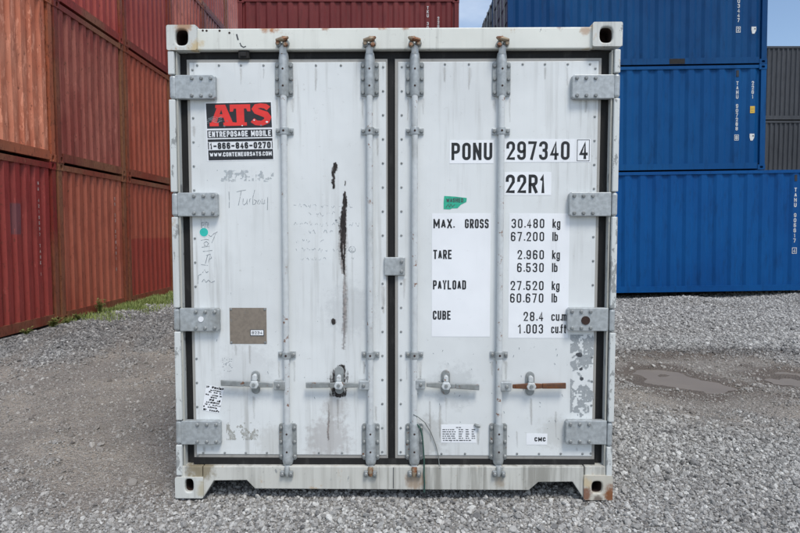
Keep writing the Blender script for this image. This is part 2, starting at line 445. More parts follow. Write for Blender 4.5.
def glyph(ch, w, h):
    r = min(0.46 * w, 0.24 * h)
    m = h * 0.52
    x = h * 0.70                                                     # x-height
    TR, TL = arc(w - r, h - r, r, 0, 90), arc(r, h - r, r, 90, 180)
    BL, BR = arc(r, r, r, 180, 270), arc(w - r, r, r, 270, 360)
    S = {
        'O': [(TR + TL + BL + BR, 1)], '0': [(TR + TL + BL + BR, 1)],
        'D': [([(0, 0)] + arc(w - r, r, r, 270, 360) + TR + [(0, h)], 1)],
        'C': [([(w, h * .68)] + TR + TL + BL + BR + [(w, h * .32)], 0)],
        'G': [([(w, h * .70)] + TR + TL + BL + BR + [(w, h * .48), (w * .5, h * .48)], 0)],
        'U': [([(0, h)] + BL + BR + [(w, h)], 0)],
        'Q': [(TR + TL + BL + BR, 1)],
        'S': [([(w, h * .74)] + TR + TL + arc(r, m + r, r, 180, 270) + arc(w - r, m - r, r, 90, 0) + arc(w - r, r, r, 0, -90) + arc(r, r, r, 270, 180) + [(0, h * .27)], 0)],
        '2': [([(0, h * .72)] + TL[::-1] + TR[::-1] + [(w, h * .62), (w * .04, 0), (w, 0)], 0)],
        '3': [([(0, h * .76)] + TL[::-1] + TR[::-1] + arc(w - r, m + r, r, 0, -90) + [(w * .35, m)], 0),
              ([(w * .35, m)] + arc(w - r, m - r, r, 90, 0) + arc(w - r, r, r, 0, -90) + arc(r, r, r, 270, 180) + [(0, h * .24)], 0)],
        '4': [([(w * .74, 0), (w * .74, h), (0, h * .26), (w, h * .26)], 0)],
        '5': [([(w * .95, h), (0.04 * w, h), (0, m)] + arc(w - r, m + .06 * h - r, r, 90, 0) + arc(w - r, r, r, 0, -90) + arc(r, r, r, 270, 180) + [(0, h * .25)], 0)],
        '6': [([(w, h * .76)] + TR + TL + BL + BR + arc(w - r, m + .05 * h - r, r, 0, 90) + arc(r, m + .05 * h - r, r, 90, 170), 0)],
        '7': [([(0, h), (w, h), (w * .36, 0)], 0)],
        '8': [(TR + TL + arc(r, m + r, r, 180, 270) + arc(w - r, m + r, r, 270, 360), 1),
              (arc(w - r, m - r, r, 0, 90) + arc(r, m - r, r, 90, 180) + BL + BR, 1)],
        '9': [([(0, h * .24)] + BL + BR + TR + TL + arc(r, h * .43 + r, r, 180, 270) + arc(w - r, h * .43 + r, r, 270, 350), 0)],
        '1': [([(w * .08, h * .80), (w * .58, h), (w * .58, 0)], 0)],
        'A': [([(0, 0), (w * .5, h)], 0), ([(w * .5, h), (w, 0)], 0), ([(w * .15, h * .28), (w * .85, h * .28)], 0)],
        'B': [([(0, 0)] + BR + arc(w - r, m - r, r, 0, 90) + [(0, m)], 0), ([(0, m)] + arc(w - r, m + r, r, 270, 360) + TR + [(0, h), (0, 0)], 0)],
        'E': [([(w * .9, h), (0, h), (0, 0), (w * .9, 0)], 0), ([(0, m), (w * .75, m)], 0)],
        'H': [([(0, 0), (0, h)], 0), ([(w, 0), (w, h)], 0), ([(0, m), (w, m)], 0)],
        'I': [([(w * .5, 0), (w * .5, h)], 0)],
        'L': [([(0, h), (0, 0), (w * .9, 0)], 0)],
        'M': [([(0, 0), (0, h)], 0), ([(w, 0), (w, h)], 0), ([(0, h), (w * .5, h * .25)], 0), ([(w, h), (w * .5, h * .25)], 0)],
        'N': [([(0, 0), (0, h)], 0), ([(w, 0), (w, h)], 0), ([(w * .04, h * .96), (w * .96, h * .04)], 0)],
        'P': [([(0, 0), (0, h)] + TR[::-1] + arc(w - r, h * .44 + r, r, 0, -90) + [(0, h * .44)], 0)],
        'R': [([(0, 0), (0, h)] + TR[::-1] + arc(w - r, h * .46 + r, r, 0, -90) + [(0, h * .46)], 0), ([(w * .5, h * .46), (w, 0)], 0)],
        'T': [([(0, h), (w, h)], 0), ([(w * .5, h), (w * .5, 0)], 0)],
        'W': [([(0, h), (w * .25, 0)], 0), ([(w * .25, 0), (w * .5, h * .8)], 0), ([(w * .5, h * .8), (w * .75, 0)], 0), ([(w * .75, 0), (w, h)], 0)],
        'X': [([(0, 0), (w, h)], 0), ([(0, h), (w, 0)], 0)],
        'Y': [([(0, h), (w * .5, h * .42), (w, h)], 0), ([(w * .5, h * .42), (w * .5, 0)], 0)],
        'K': [([(0, 0), (0, h)], 0), ([(w, h), (0, h * .4)], 0), ([(w * .35, h * .58), (w, 0)], 0)],
        '-': [([(w * .1, h * .45), (w * .9, h * .45)], 0)],
        '.': [([(0, 0), (0.0001, h * .16)], 0)],
        'k': [([(0, 0), (0, h)], 0), ([(w, x), (0, h * .3)], 0), ([(w * .35, h * .42), (w, 0)], 0)],
        'l': [([(w * .5, 0), (w * .5, h)], 0)],
        'g': [([(w, x)] + arc(w - r, -h * .28 + r, r, 0, -90) + arc(r, -h * .28 + r, r, 270, 190), 0),
              (arc(w - r, x - r, r, 0, 90) + arc(r, x - r, r, 90, 180) + BL + BR, 1)],
        'b': [([(0, h), (0, 0)], 0), (arc(w - r, x - r, r, 0, 90) + arc(r, x - r, r, 90, 180) + BL + BR, 1)],
        'c': [([(w, x * .72)] + arc(w - r, x - r, r, 0, 90) + arc(r, x - r, r, 90, 180) + BL + BR + [(w, x * .28)], 0)],
        'u': [([(0, x)] + BL + BR + [(w, x)], 0), ([(w, x), (w, 0)], 0)],
        'm': [([(0, 0), (0, x)], 0), ([(0, x - r * .6)] + arc(w * .25, x - w * .25, w * .25, 180, 0) + [(w * .5, 0)], 0), ([(w * .5, x - r * .6)] + arc(w * .75, x - w * .25, w * .25, 180, 0) + [(w, 0)], 0)],
        'f': [([(w * .35, 0)] + arc(w * .35 + r, h - r, r, 180, 90), 0), ([(0, x), (w, x)], 0)],
        't': [([(w * .35, h * .95)] + arc(w * .35 + r * .8, r * .8, r * .8, 180, 270), 0), ([(0, x), (w, x)], 0)],
    }
    return S.get(ch, [])


NARROW = {'.': 0.12, 'I': 0.25, 'l': 0.3, '1': 0.62, 'M': 1.3, 'W': 1.5, 'm': 1.35, 'f': 0.8, 't': 0.8}


def lettering(text, x0, x1, z0, h, stroke, y, mono=False, tilt=0.0, gap=None):
    """Text set into x0..x1 on baseline z0: returns an MB of flat strokes at depth y."""
    mb = MB()
    ws = [1.0 if mono and c not in '.' else (0.55 if c == ' ' else NARROW.get(c, 1.0)) for c in text]
    gap = gap if gap is not None else (0.42 if mono else 0.26)
    tot = sum(ws) + gap * (len(text) - 1)
    u = (x1 - x0) / tot
    x = x0
    k = 0
    for c, wd in zip(text, ws):
        gw = wd * u
        inner_w, inner_h = max(gw - stroke, 0.0005), h - stroke
        for pts, closed in glyph(c, inner_w, inner_h):
            pp = [(x + stroke / 2 + a, z0 + stroke / 2 + b + (x - x0 + a) * tilt) for a, b in pts]
            clean = [pp[0]]
            for q in pp[1:]:
                if math.hypot(q[0] - clean[-1][0], q[1] - clean[-1][1]) > 1e-5:
                    clean.append(q)
            if len(clean) > 1:
                if not closed and c not in '.CGSc369AW':                      # square ends
                    for e, f in ((0, 1), (-1, -2)):
                        dx, dy = clean[e][0] - clean[f][0], clean[e][1] - clean[f][1]
                        ln = math.hypot(dx, dy)
                        clean[e] = (clean[e][0] + dx / ln * stroke * .48, clean[e][1] + dy / ln * stroke * .48)
                mb.ribbon(clean, stroke, y - 0.00012 * (k % 4), bool(closed))
                k += 1
        x += gw + gap * u
    return mb


# ------------------------------------------------------------------ photo pixel -> place
def ray(px, py):
    dx, dy = (px - 400) / FPX, (266.5 - py) / FPX
    cp, sp = math.cos(PITCH), math.sin(PITCH)
    return Vector((dx, cp + dy * sp, -sp + dy * cp))


def ground_at(px, py, z=0.0):
    d = ray(px, py)
    k = (z - CAM_H) / d.z
    return d.x * k, d.y * k


CX, CD, CYAW = -0.0382, 3.3175, 0.0140           # front face of the white container (fitted to its corners)


def F(px, py, y=0.0):
    """Pixel -> (x, z) on the white container's plane at depth y behind its front corners."""
    d = ray(px, py)
    c, s = math.cos(CYAW), math.sin(CYAW)
    nx, ny = s, c                                # the container's depth axis
    k = (nx * CX + ny * CD + y) / (nx * d.x + ny * d.y)
    X, Y = d.x * k - CX, d.y * k - CD
    return X * c - Y * s, CAM_H + d.z * k


# ------------------------------------------------------------------ ground
VN = {}


def vnoise(x, y, s, seed=0):
    """Smooth value noise on arrays."""
    if seed not in VN:
        VN[seed] = np.random.default_rng(seed).random((256, 256))
    g = VN[seed]
    x, y = np.asarray(x) / s + 37.3, np.asarray(y) / s + 71.9
    i, j = np.floor(x).astype(int), np.floor(y).astype(int)
    fx, fy = x - i, y - j
    fx, fy = fx * fx * (3 - 2 * fx), fy * fy * (3 - 2 * fy)
    a, b = g[i % 256, j % 256], g[(i + 1) % 256, j % 256]
    c, d = g[i % 256, (j + 1) % 256], g[(i + 1) % 256, (j + 1) % 256]
    return (a * (1 - fx) + b * fx) * (1 - fy) + (c * (1 - fx) + d * fx) * fy


def blob(x, y, px, py, rx, ry, rot=0.0):
    cx, cy = ground_at(px, py)
    c, s = math.cos(rot), math.sin(rot)
    u, v = (x - cx) * c + (y - cy) * s, -(x - cx) * s + (y - cy) * c
    return np.exp(-((u / rx) ** 2 + (v / ry) ** 2))


PUDDLES = [(679, 377.5, 0.40, 0.46, 0.55), (808, 376, 0.34, 0.42, 0.4)]


def puddle_mask(x, y, grow=1.0):
    m = np.zeros_like(x)
    for px, py, rx, ry, rot in PUDDLES:
        cx, cy = ground_at(px, py)
        c, s = math.cos(rot), math.sin(rot)
        u, v = (x - cx) * c + (y - cy) * s, -(x - cx) * s + (y - cy) * c
        q = np.sqrt((u / (rx * grow)) ** 2 + (v / (ry * grow)) ** 2) + 0.45 * (vnoise(x, y, 0.16, 5) - 0.5) + 0.5 * (vnoise(x, y, 0.42, 15) - 0.5)
        m = np.maximum(m, np.clip((1.25 - q) / 0.5, 0, 1))
    return m


def dirt(x, y):
    """0 = loose clean gravel, 1 = compacted brown dirt."""
    d = 0.95 * blob(x, y, 70, 400, 1.5, 1.3, 0.3) + 0.9 * blob(x, y, 150, 360, 1.1, 2.2, -0.1) + 0.75 * blob(x, y, 20, 465, 0.8, 0.6)
    d = d + 0.6 * blob(x, y, 130, 460, 0.5, 0.8) + 0.55 * blob(x, y, 0, 380, 1.2, 0.6)
    d = d + 0.95 * blob(x, y, 655, 368, 1.3, 0.85, 0.1) + 0.95 * blob(x, y, 770, 370, 1.2, 0.8, -0.1) + 0.85 * blob(x, y, 760, 410, 0.9, 0.5)
    d = d + 0.7 * blob(x, y, 700, 394, 0.9, 0.35) + 0.3 * blob(x, y, 640, 330, 1.0, 0.6)
    n = 0.5 * vnoise(x, y, 0.6, 1) + 0.5 * vnoise(x, y, 0.17, 2)
    d = d * (0.25 + 1.25 * n) + 0.25 * (vnoise(x, y, 1.4, 9) - 0.55)
    ax, ay = ground_at(40, 500); bx, by = ground_at(160, 345)      # wheel tracks running away beside the container
    ln = math.hypot(bx - ax, by - ay)
    off = ((x - ax) * (by - ay) - (y - ay) * (bx - ax)) / ln + 0.10 * (vnoise(x, y, 1.1, 51) - 0.5)
    left = sstep(-x, 1.0, 1.6) * sstep(-y, -11, -8)
    for o_ in (-0.55, 0.75, -1.55):
        d = d + left * (0.30 * np.exp(-((off - o_) / 0.16) ** 2) - 0.22 * np.exp(-((off - o_ - 0.36) / 0.16) ** 2))
    return np.clip(d, 0, 1)


def sstep(v, a, b):
    q = np.clip((v - a) / (b - a), 0, 1)
    return q * q * (3 - 2 * q)


def gz(x, y):
    x, y = np.asarray(x, float), np.asarray(y, float)
    near = sstep(-np.abs(y), -30.0, -20.0)
    h = -0.012 + 0.020 * (vnoise(x, y, 0.9, 3) - 0.5) + 0.010 * (vnoise(x, y, 0.28, 4) - 0.5)
    h = h - 0.13 * sstep(y, 9.5, 13.6) * sstep(x, 0.5, 3.0) * sstep(-y, -40, -24)
    h = h + 0.155 * np.exp(-(((x - 6.5) / 1.15) ** 2 + ((y - 13.55) / 0.75) ** 2)) * (0.8 + 0.5 * vnoise(x, y, 0.5, 6))
    h = h + 0.13 * sstep(x, 6.8, 10.0) * sstep(y, 12.0, 13.6) * sstep(-y, -40, -24)
    h = h + 0.07 * np.exp(-(((x - 9.7) / 0.95) ** 2 + ((y - 13.5) / 0.7) ** 2))
    h = h - 0.03 * sstep(dirt(x, y), 0.3, 0.9) * near
    h = h - 0.022 * puddle_mask(x, y, 1.15)
    under = sstep(-np.abs(x), -1.32, -1.22) * sstep(y, 3.1, 3.25) * sstep(-y, -9.5, -9.3)
    return h * (1 - under) + (h - 0.01) * under


def axis(lo, hi, step, far):
    core = np.arange(lo, hi + 1e-6, step)
    out_r, out_l, s, p, q = [], [], step, hi, lo
    while p < far:
        s *= 1.25
        p += s; q -= s
        out_r.append(p); out_l.append(q)
    return np.concatenate([out_l[::-1], core, out_r])


gx, gy = axis(-7, 10.5, 0.075, 900), axis(1.6, 15, 0.075, 900)
GX, GY = np.meshgrid(gx, gy)
GZ = gz(GX, GY)
nx_, ny_ = len(gx), len(gy)
gv = np.stack([GX.ravel(), GY.ravel(), GZ.ravel()], 1)
idx = np.arange(nx_ * ny_).reshape(ny_, nx_)
gf = np.stack([idx[:-1, :-1].ravel(), idx[:-1, 1:].ravel(), idx[1:, 1:].ravel(), idx[1:, :-1].ravel()], 1)
gme = bpy.data.meshes.new('ground')
gme.vertices.add(len(gv)); gme.vertices.foreach_set('co', gv.astype(np.float32).ravel())
gme.loops.add(gf.size); gme.loops.foreach_set('vertex_index', gf.astype(np.int32).ravel())
gme.polygons.add(len(gf)); gme.polygons.foreach_set('loop_start', np.arange(0, gf.size, 4, dtype=np.int32))
gme.polygons.foreach_set('use_smooth', [True] * len(gf))
gme.update(calc_edges=True)
at = gme.attributes.new('dirt', 'FLOAT', 'POINT'); at.data.foreach_set('value', dirt(GX, GY).ravel().astype(np.float32))
WET = np.clip(puddle_mask(GX, GY, 1.5) + 0.85 * blob(GX, GY, 650, 352, 1.6, 0.32, 0.05) + 0.7 * blob(GX, GY, 780, 351, 1.2, 0.25) + 0.5 * blob(GX, GY, 770, 392, .7, .16), 0, 1)
at = gme.attributes.new('wet', 'FLOAT', 'POINT'); at.data.foreach_set('value', WET.ravel().astype(np.float32))

t = NT('gravel_ground', 0.95, 0, 0.2)


def attr(t, name, kind='GEOMETRY'):
    a = t.n.new('ShaderNodeAttribute')
    a.attribute_type, a.attribute_name = kind, name
    return a.outputs['Fac']


def voro(t, scale, feature='F1'):
    v = t.n.new('ShaderNodeTexVoronoi')
    v.feature = feature
    v.inputs['Scale'].default_value = scale
    t.l.new(t.geo.outputs['Position'], v.inputs['Vector'])
    return v


v1, v2 = voro(t, 46), voro(t, 95)
sepc = t.n.new('ShaderNodeSeparateColor'); t.l.new(v1.outputs['Color'], sepc.inputs[0])
sepd = t.n.new('ShaderNodeSeparateColor'); t.l.new(v2.outputs['Color'], sepd.inputs[0])
gravel_c = t.mix(sepc.outputs[0], srgb(124, 122, 118), srgb(178, 175, 169))
mud = t.mix(t.noise(3.0, detail=6, rough=0.65), srgb(122, 116, 109), srgb(164, 156, 147))
mud = t.mix(t.ramp(t.noise(28, detail=6, rough=0.7), 0.5, 0.75, 0.5), mud, srgb(112, 104, 96))
mud = t.mix(t.ramp(t.noise(1.1, detail=5, rough=0.6, off=(3, 1, 0)), 0.45, 0.65, 0.55), mud, srgb(182, 172, 158))
mud = t.mix(t.ramp(sepd.outputs[1], 0.62, 0.8, 0.6), mud, srgb(148, 146, 142))
cc = t.mix(t.ramp(attr(t, 'dirt'), 0.12, 0.5), gravel_c, mud)
cc = t.mix(t.ramp(attr(t, 'wet'), 0.05, 0.8, 0.75), cc, srgb(96, 86, 78))
hh = t.math('ADD', t.math('MULTIPLY', v1.outputs['Distance'], -0.6), t.math('MULTIPLY', v2.outputs['Distance'], -0.35))
hh = t.math('ADD', hh, t.math('MULTIPLY', t.noise(11, detail=5, rough=0.65), 1.2))
t.bump(hh, 1.0, 0.03)
gme.materials.append(t.done(cc))
ground = link('ground', gme)
tag(ground, 'grey gravel yard with brown compacted wheel tracks', None, None, 'structure')

# puddles: flat muddy water in shallow dips
t = NT('muddy_water', 0.42, 0, 0.16)
M['puddle'] = t.done(t.mix(t.noise(4, detail=3), srgb(122, 114, 105), srgb(136, 127, 117)))
for i, (px, py, rx, ry, rot) in enumerate(PUDDLES):
    cx, cy = ground_at(px, py)
    c, s = math.cos(rot), math.sin(rot)
    ring = []
    for k in range(56):
        a = 2 * math.pi * k / 56
        q = 1.0
        for _ in range(12):
            u, v = rx * q * math.cos(a), ry * q * math.sin(a)
            X, Y = np.array([cx + u * c - v * s]), np.array([cy + u * s + v * c])
            if puddle_mask(X, Y, 1.0)[0] < 0.35:
                q *= 0.95
            else:
                q *= 1.03
        ring.append((float(X[0]), float(Y[0])))
    lev = float(gz(np.array([p[0] for p in ring]), np.array([p[1] for p in ring])).mean()) - 0.005
    mb = MB().add([(x, y, lev) for x, y in ring], [tuple(range(len(ring)))])
    o = mb.build('puddle', M['puddle'])
    tag(o, ['shallow brown puddle in the dirt track near the white container', 'brown puddle cut by the right edge of the picture'][i], None, None, 'structure')

# loose gravel: stones instanced by geometry nodes on scattered points
pts = []
for y0, y1, dens, size in ((2.1, 4.2, 6000, 0.75), (4.2, 6.0, 4200, 0.86), (6.0, 9.0, 2000, 1.12), (9.0, 15.6, 760, 1.5)):
    xm = 0.70 * y1 + 0.9
    n = int((y1 - y0) * 2 * xm * dens)
    x, y = rng.uniform(-xm, xm, n), rng.uniform(y0, y1, n)
    ok = np.abs(x) < 0.70 * y + 0.9
    ok &= ~((np.abs(x + 0.03) < 1.0) & (y > 4.3) & (y < 9.2))
    ok &= x > -5.47
    d = dirt(x, y)
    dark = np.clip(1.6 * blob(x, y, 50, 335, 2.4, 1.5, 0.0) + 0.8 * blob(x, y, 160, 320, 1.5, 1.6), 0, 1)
    keep = np.clip(1.05 - 0.75 * d, 0.45, 1)
    ok &= rng.random(n) < keep
    ok &= puddle_mask(x, y, 1.0) < 0.25
    x, y, d, dark = x[ok], y[ok], d[ok], dark[ok]
    n = len(x)
    r = size * rng.lognormal(math.log(0.0084), 0.38 + 0.15 * d, n) * (1 - 0.45 * d)
    r = np.clip(r, 0.004, 0.026)
    sc = np.stack([r * rng.uniform(0.8, 1.35, n), r * rng.uniform(0.7, 1.1, n), r * rng.uniform(0.5, 0.9, n)], 1)
    z = gz(x, y) + r * rng.uniform(-0.25, 0.75, n) * (1 - 0.6 * d)
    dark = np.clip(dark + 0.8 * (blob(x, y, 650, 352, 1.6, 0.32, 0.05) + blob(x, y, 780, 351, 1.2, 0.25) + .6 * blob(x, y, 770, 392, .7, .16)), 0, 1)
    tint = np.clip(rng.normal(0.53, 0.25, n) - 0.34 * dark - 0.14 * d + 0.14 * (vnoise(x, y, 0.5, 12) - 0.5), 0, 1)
    warm = np.clip(d + 0.30 * rng.random(n) ** 1.5 + 0.15, 0, 1)
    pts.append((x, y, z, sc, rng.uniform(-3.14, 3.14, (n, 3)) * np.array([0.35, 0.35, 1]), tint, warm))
cat_ = lambda i: np.concatenate([p[i] for p in pts])
PX, PY, PZ, PS, PR, PT, PW = [cat_(i) for i in range(7)]
N = len(PX)
print('gravel stones', N)
me = bpy.data.meshes.new('gravel')
me.vertices.add(N)
me.vertices.foreach_set('co', np.stack([PX, PY, PZ], 1).astype(np.float32).ravel())
for nm, ty, arr in (('stone_scale', 'FLOAT_VECTOR', PS), ('stone_rot', 'FLOAT_VECTOR', PR), ('tint', 'FLOAT', PT), ('warm', 'FLOAT', PW)):
    a = me.attributes.new(nm, ty, 'POINT')
    a.data.foreach_set('vector' if ty == 'FLOAT_VECTOR' else 'value', arr.astype(np.float32).ravel())
a = me.attributes.new('shape', 'INT', 'POINT'); a.data.foreach_set('value', rng.integers(0, 3, N).astype(np.int32))
t = NT('gravel_stone', 0.85, 0, 0.3)
cr = t.n.new('ShaderNodeValToRGB')
for p_, c_ in ((0.0, srgb(84, 85, 87)), (1.0, srgb(214, 214, 210))):
    e_ = cr.color_ramp.elements[0 if p_ == 0 else 1]
    e_.position, e_.color = p_, c_
cr.color_ramp.elements.new(0.5).color = srgb(158, 158, 156)
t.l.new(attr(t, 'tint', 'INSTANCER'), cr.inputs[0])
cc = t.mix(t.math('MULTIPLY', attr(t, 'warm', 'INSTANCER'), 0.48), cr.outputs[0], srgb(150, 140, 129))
cc = t.mix(t.ramp(t.noise(160, detail=3), 0.4, 0.7, 0.3), cc, srgb(110, 110, 108))
M['stone'] = t.done(cc)
gravel = link('gravel', me)
tag(gravel, 'loose grey crushed stone spread over the yard', 'gravel', None, 'stuff')
gt = bpy.data.node_groups.new('scatter_stones', 'GeometryNodeTree')
gt.interface.new_socket('Geometry', in_out='INPUT', socket_type='NodeSocketGeometry')
gt.interface.new_socket('Geometry', in_out='OUTPUT', socket_type='NodeSocketGeometry')
g, gl = gt.nodes, gt.links
gi, go = g.new('NodeGroupInput'), g.new('NodeGroupOutput')
g2i = g.new('GeometryNodeGeometryToInstance')
for k in range(3):
    ico = g.new('GeometryNodeMeshIcoSphere')
    ico.inputs['Radius'].default_value = 1.0
    ico.inputs['Subdivisions'].default_value = 2
    pos = g.new('GeometryNodeInputPosition')
    off = g.new('ShaderNodeVectorMath'); off.operation = 'ADD'
    off.inputs[1].default_value = (k * 5.3, k * 2.1, 1.7 * k)
    gl.new(pos.outputs[0], off.inputs[0])
    nz = g.new('ShaderNodeTexVoronoi')
    nz.inputs['Scale'].default_value = 0.85
    gl.new(off.outputs[0], nz.inputs['Vector'])
    sb = g.new('ShaderNodeMath'); sb.operation = 'SUBTRACT'
    gl.new(nz.outputs['Distance'], sb.inputs[0]); sb.inputs[1].default_value = 0.45
    scl = g.new('ShaderNodeVectorMath'); scl.operation = 'SCALE'
    gl.new(pos.outputs[0], scl.inputs[0]); gl.new(sb.outputs[0], scl.inputs['Scale'])
    sp_ = g.new('GeometryNodeSetPosition')
    gl.new(ico.outputs['Mesh'], sp_.inputs['Geometry']); gl.new(scl.outputs[0], sp_.inputs['Offset'])
    ss = g.new('GeometryNodeSetShadeSmooth'); ss.inputs['Shade Smooth'].default_value = False
    gl.new(sp_.outputs[0], ss.inputs['Geometry'])
    sm = g.new('GeometryNodeSetMaterial'); sm.inputs['Material'].default_value = M['stone']
    gl.new(ss.outputs[0], sm.inputs['Geometry']); gl.new(sm.outputs[0], g2i.inputs[0])
iop = g.new('GeometryNodeInstanceOnPoints')
iop.inputs['Pick Instance'].default_value = True


def named(nm, ty):
    a = g.new('GeometryNodeInputNamedAttribute'); a.data_type = ty; a.inputs['Name'].default_value = nm
    return [s for s in a.outputs if s.enabled and s.name == 'Attribute'][0]


gl.new(gi.outputs[0], iop.inputs['Points']); gl.new(g2i.outputs[0], iop.inputs['Instance'])
gl.new(named('shape', 'INT'), iop.inputs['Instance Index'])
e2r = g.new('FunctionNodeEulerToRotation'); gl.new(named('stone_rot', 'FLOAT_VECTOR'), e2r.inputs[0])
gl.new(e2r.outputs[0], iop.inputs['Rotation']); gl.new(named('stone_scale', 'FLOAT_VECTOR'), iop.inputs['Scale'])
gl.new(iop.outputs[0], go.inputs[0])
gravel.modifiers.new('scatter', 'NODES').node_group = gt


# ------------------------------------------------------------------ ordinary shipping containers
def oval(cx, cy, rx, ry, n=14):
    """Superellipse-like slot outline."""
    return [(cx + rx * math.copysign(abs(math.cos(a)) ** 0.7, math.cos(a)), cy + ry * math.copysign(abs(math.sin(a)) ** 0.7, math.sin(a)))
            for a in [2 * math.pi * (k + 0.5) / n for k in range(n)]]


def holed_face(mb, rect, hole, place, depth, hole_mat_faces=None):
    """Rectangle with a slot through it: ring, tunnel and back; place(u, v, d) gives the 3-D point."""
    u0, u1, v0, v1 = rect
    n = len(hole)
    cu, cv = (u0 + u1) / 2, (v0 + v1) / 2
    outer = []
    for u, v in hole:
        du, dv = u - sum(p[0] for p in hole) / n, v - sum(p[1] for p in hole) / n
        hu, hv = u - du, v - dv
        k = min(((u1 - hu) if du > 0 else (u0 - hu)) / du if abs(du) > 1e-9 else 1e9,
                ((v1 - hv) if dv > 0 else (v0 - hv)) / dv if abs(dv) > 1e-9 else 1e9)
        outer.append((hu + du * k, hv + dv * k))
    base = len(mb.v)
    corners = [(u1, v1), (u0, v1), (u0, v0), (u1, v0)]
    vs = [place(u, v, 0) for u, v in outer] + [place(u, v, 0) for u, v in hole] + [place(u, v, depth) for u, v in hole]
    vs += [place(u, v, 0) for u, v in corners]
    fs = []
    for i in range(n):
        j = (i + 1) % n
        a, b = outer[i], outer[j]
        f = [i, j, n + j, n + i]
        for ci, (cu_, cv_) in enumerate(corners):       # a rectangle corner lies between two outer points
            on_u = abs(a[0] - cu_) < 1e-7 or abs(b[0] - cu_) < 1e-7
            on_v = abs(a[1] - cv_) < 1e-7 or abs(b[1] - cv_) < 1e-7
            same = (abs(a[0] - b[0]) < 1e-7) or (abs(a[1] - b[1]) < 1e-7)
            if on_u and on_v and not same:
                f = [i, 3 * n + ci, j, n + j, n + i]
        fs.append(tuple(f))
        fs.append((n + i, n + j, 2 * n + j, 2 * n + i))
    fs.append(tuple(range(2 * n, 3 * n)))
    mb.add(vs, fs)


CASTS = {}


def casting_mesh(sx, sy, sz, mat):
    """Corner casting with its corner at the origin, body towards -s; slots on the end and side faces."""
    key = (sx, sy, sz, mat.name)
    if key not in CASTS:
        a, b, c = 0.178, 0.162, 0.118
        mb = MB()
        holed_face(mb, (0.0, b, 0.0, c), oval(b / 2 + .008, c / 2, 0.030, 0.042), lambda u, v, d: (-sx * d, -sy * u, -sz * v), 0.09)
        holed_face(mb, (0.0, a, 0.0, c), oval(a / 2, c / 2, 0.040, 0.026), lambda u, v, d: (-sx * u, -sy * d, -sz * v), 0.07)
        P = lambda u, v, w: (-sx * u, -sy * v, -sz * w)
        mb.add([P(0, 0, 0), P(a, 0, 0), P(a, b, 0), P(0, b, 0)], [(0, 1, 2, 3)])
        mb.add([P(0, 0, c), P(a, 0, c), P(a, b, c), P(0, b, c)], [(3, 2, 1, 0)])
        mb.add([P(a, 0, 0), P(a, b, 0), P(a, b, c), P(a, 0, c)], [(0, 1, 2, 3)])
        mb.add([P(0, b, 0), P(a, b, 0), P(a, b, c), P(0, b, c)], [(0, 1, 2, 3)])
        CASTS[key] = mb.mesh('corner_casting', mat)
    return CASTS[key]


def corrugated(length, pitch, depth, z0, z1, crest=0.30, slope=0.2):
    """(t, d) profile of a trapezoid-corrugated sheet, t from -length/2 to length/2, d = 0 outermost."""
    n = max(3, round(length / pitch))
    p = length / n
    prof = []
    for i in range(n):
        a = -length / 2 + i * p
        for f, d in ((0, 1), (0.5 - crest / 2 - slope, 1), (0.5 - crest / 2, 0), (0.5 + crest / 2, 0), (0.5 + crest / 2 + slope, 1)):
            prof.append((a + f * p, d * depth))
    prof.append((length / 2, depth))
    return prof


SHEETS = {}
W2 = 2.438 / 2


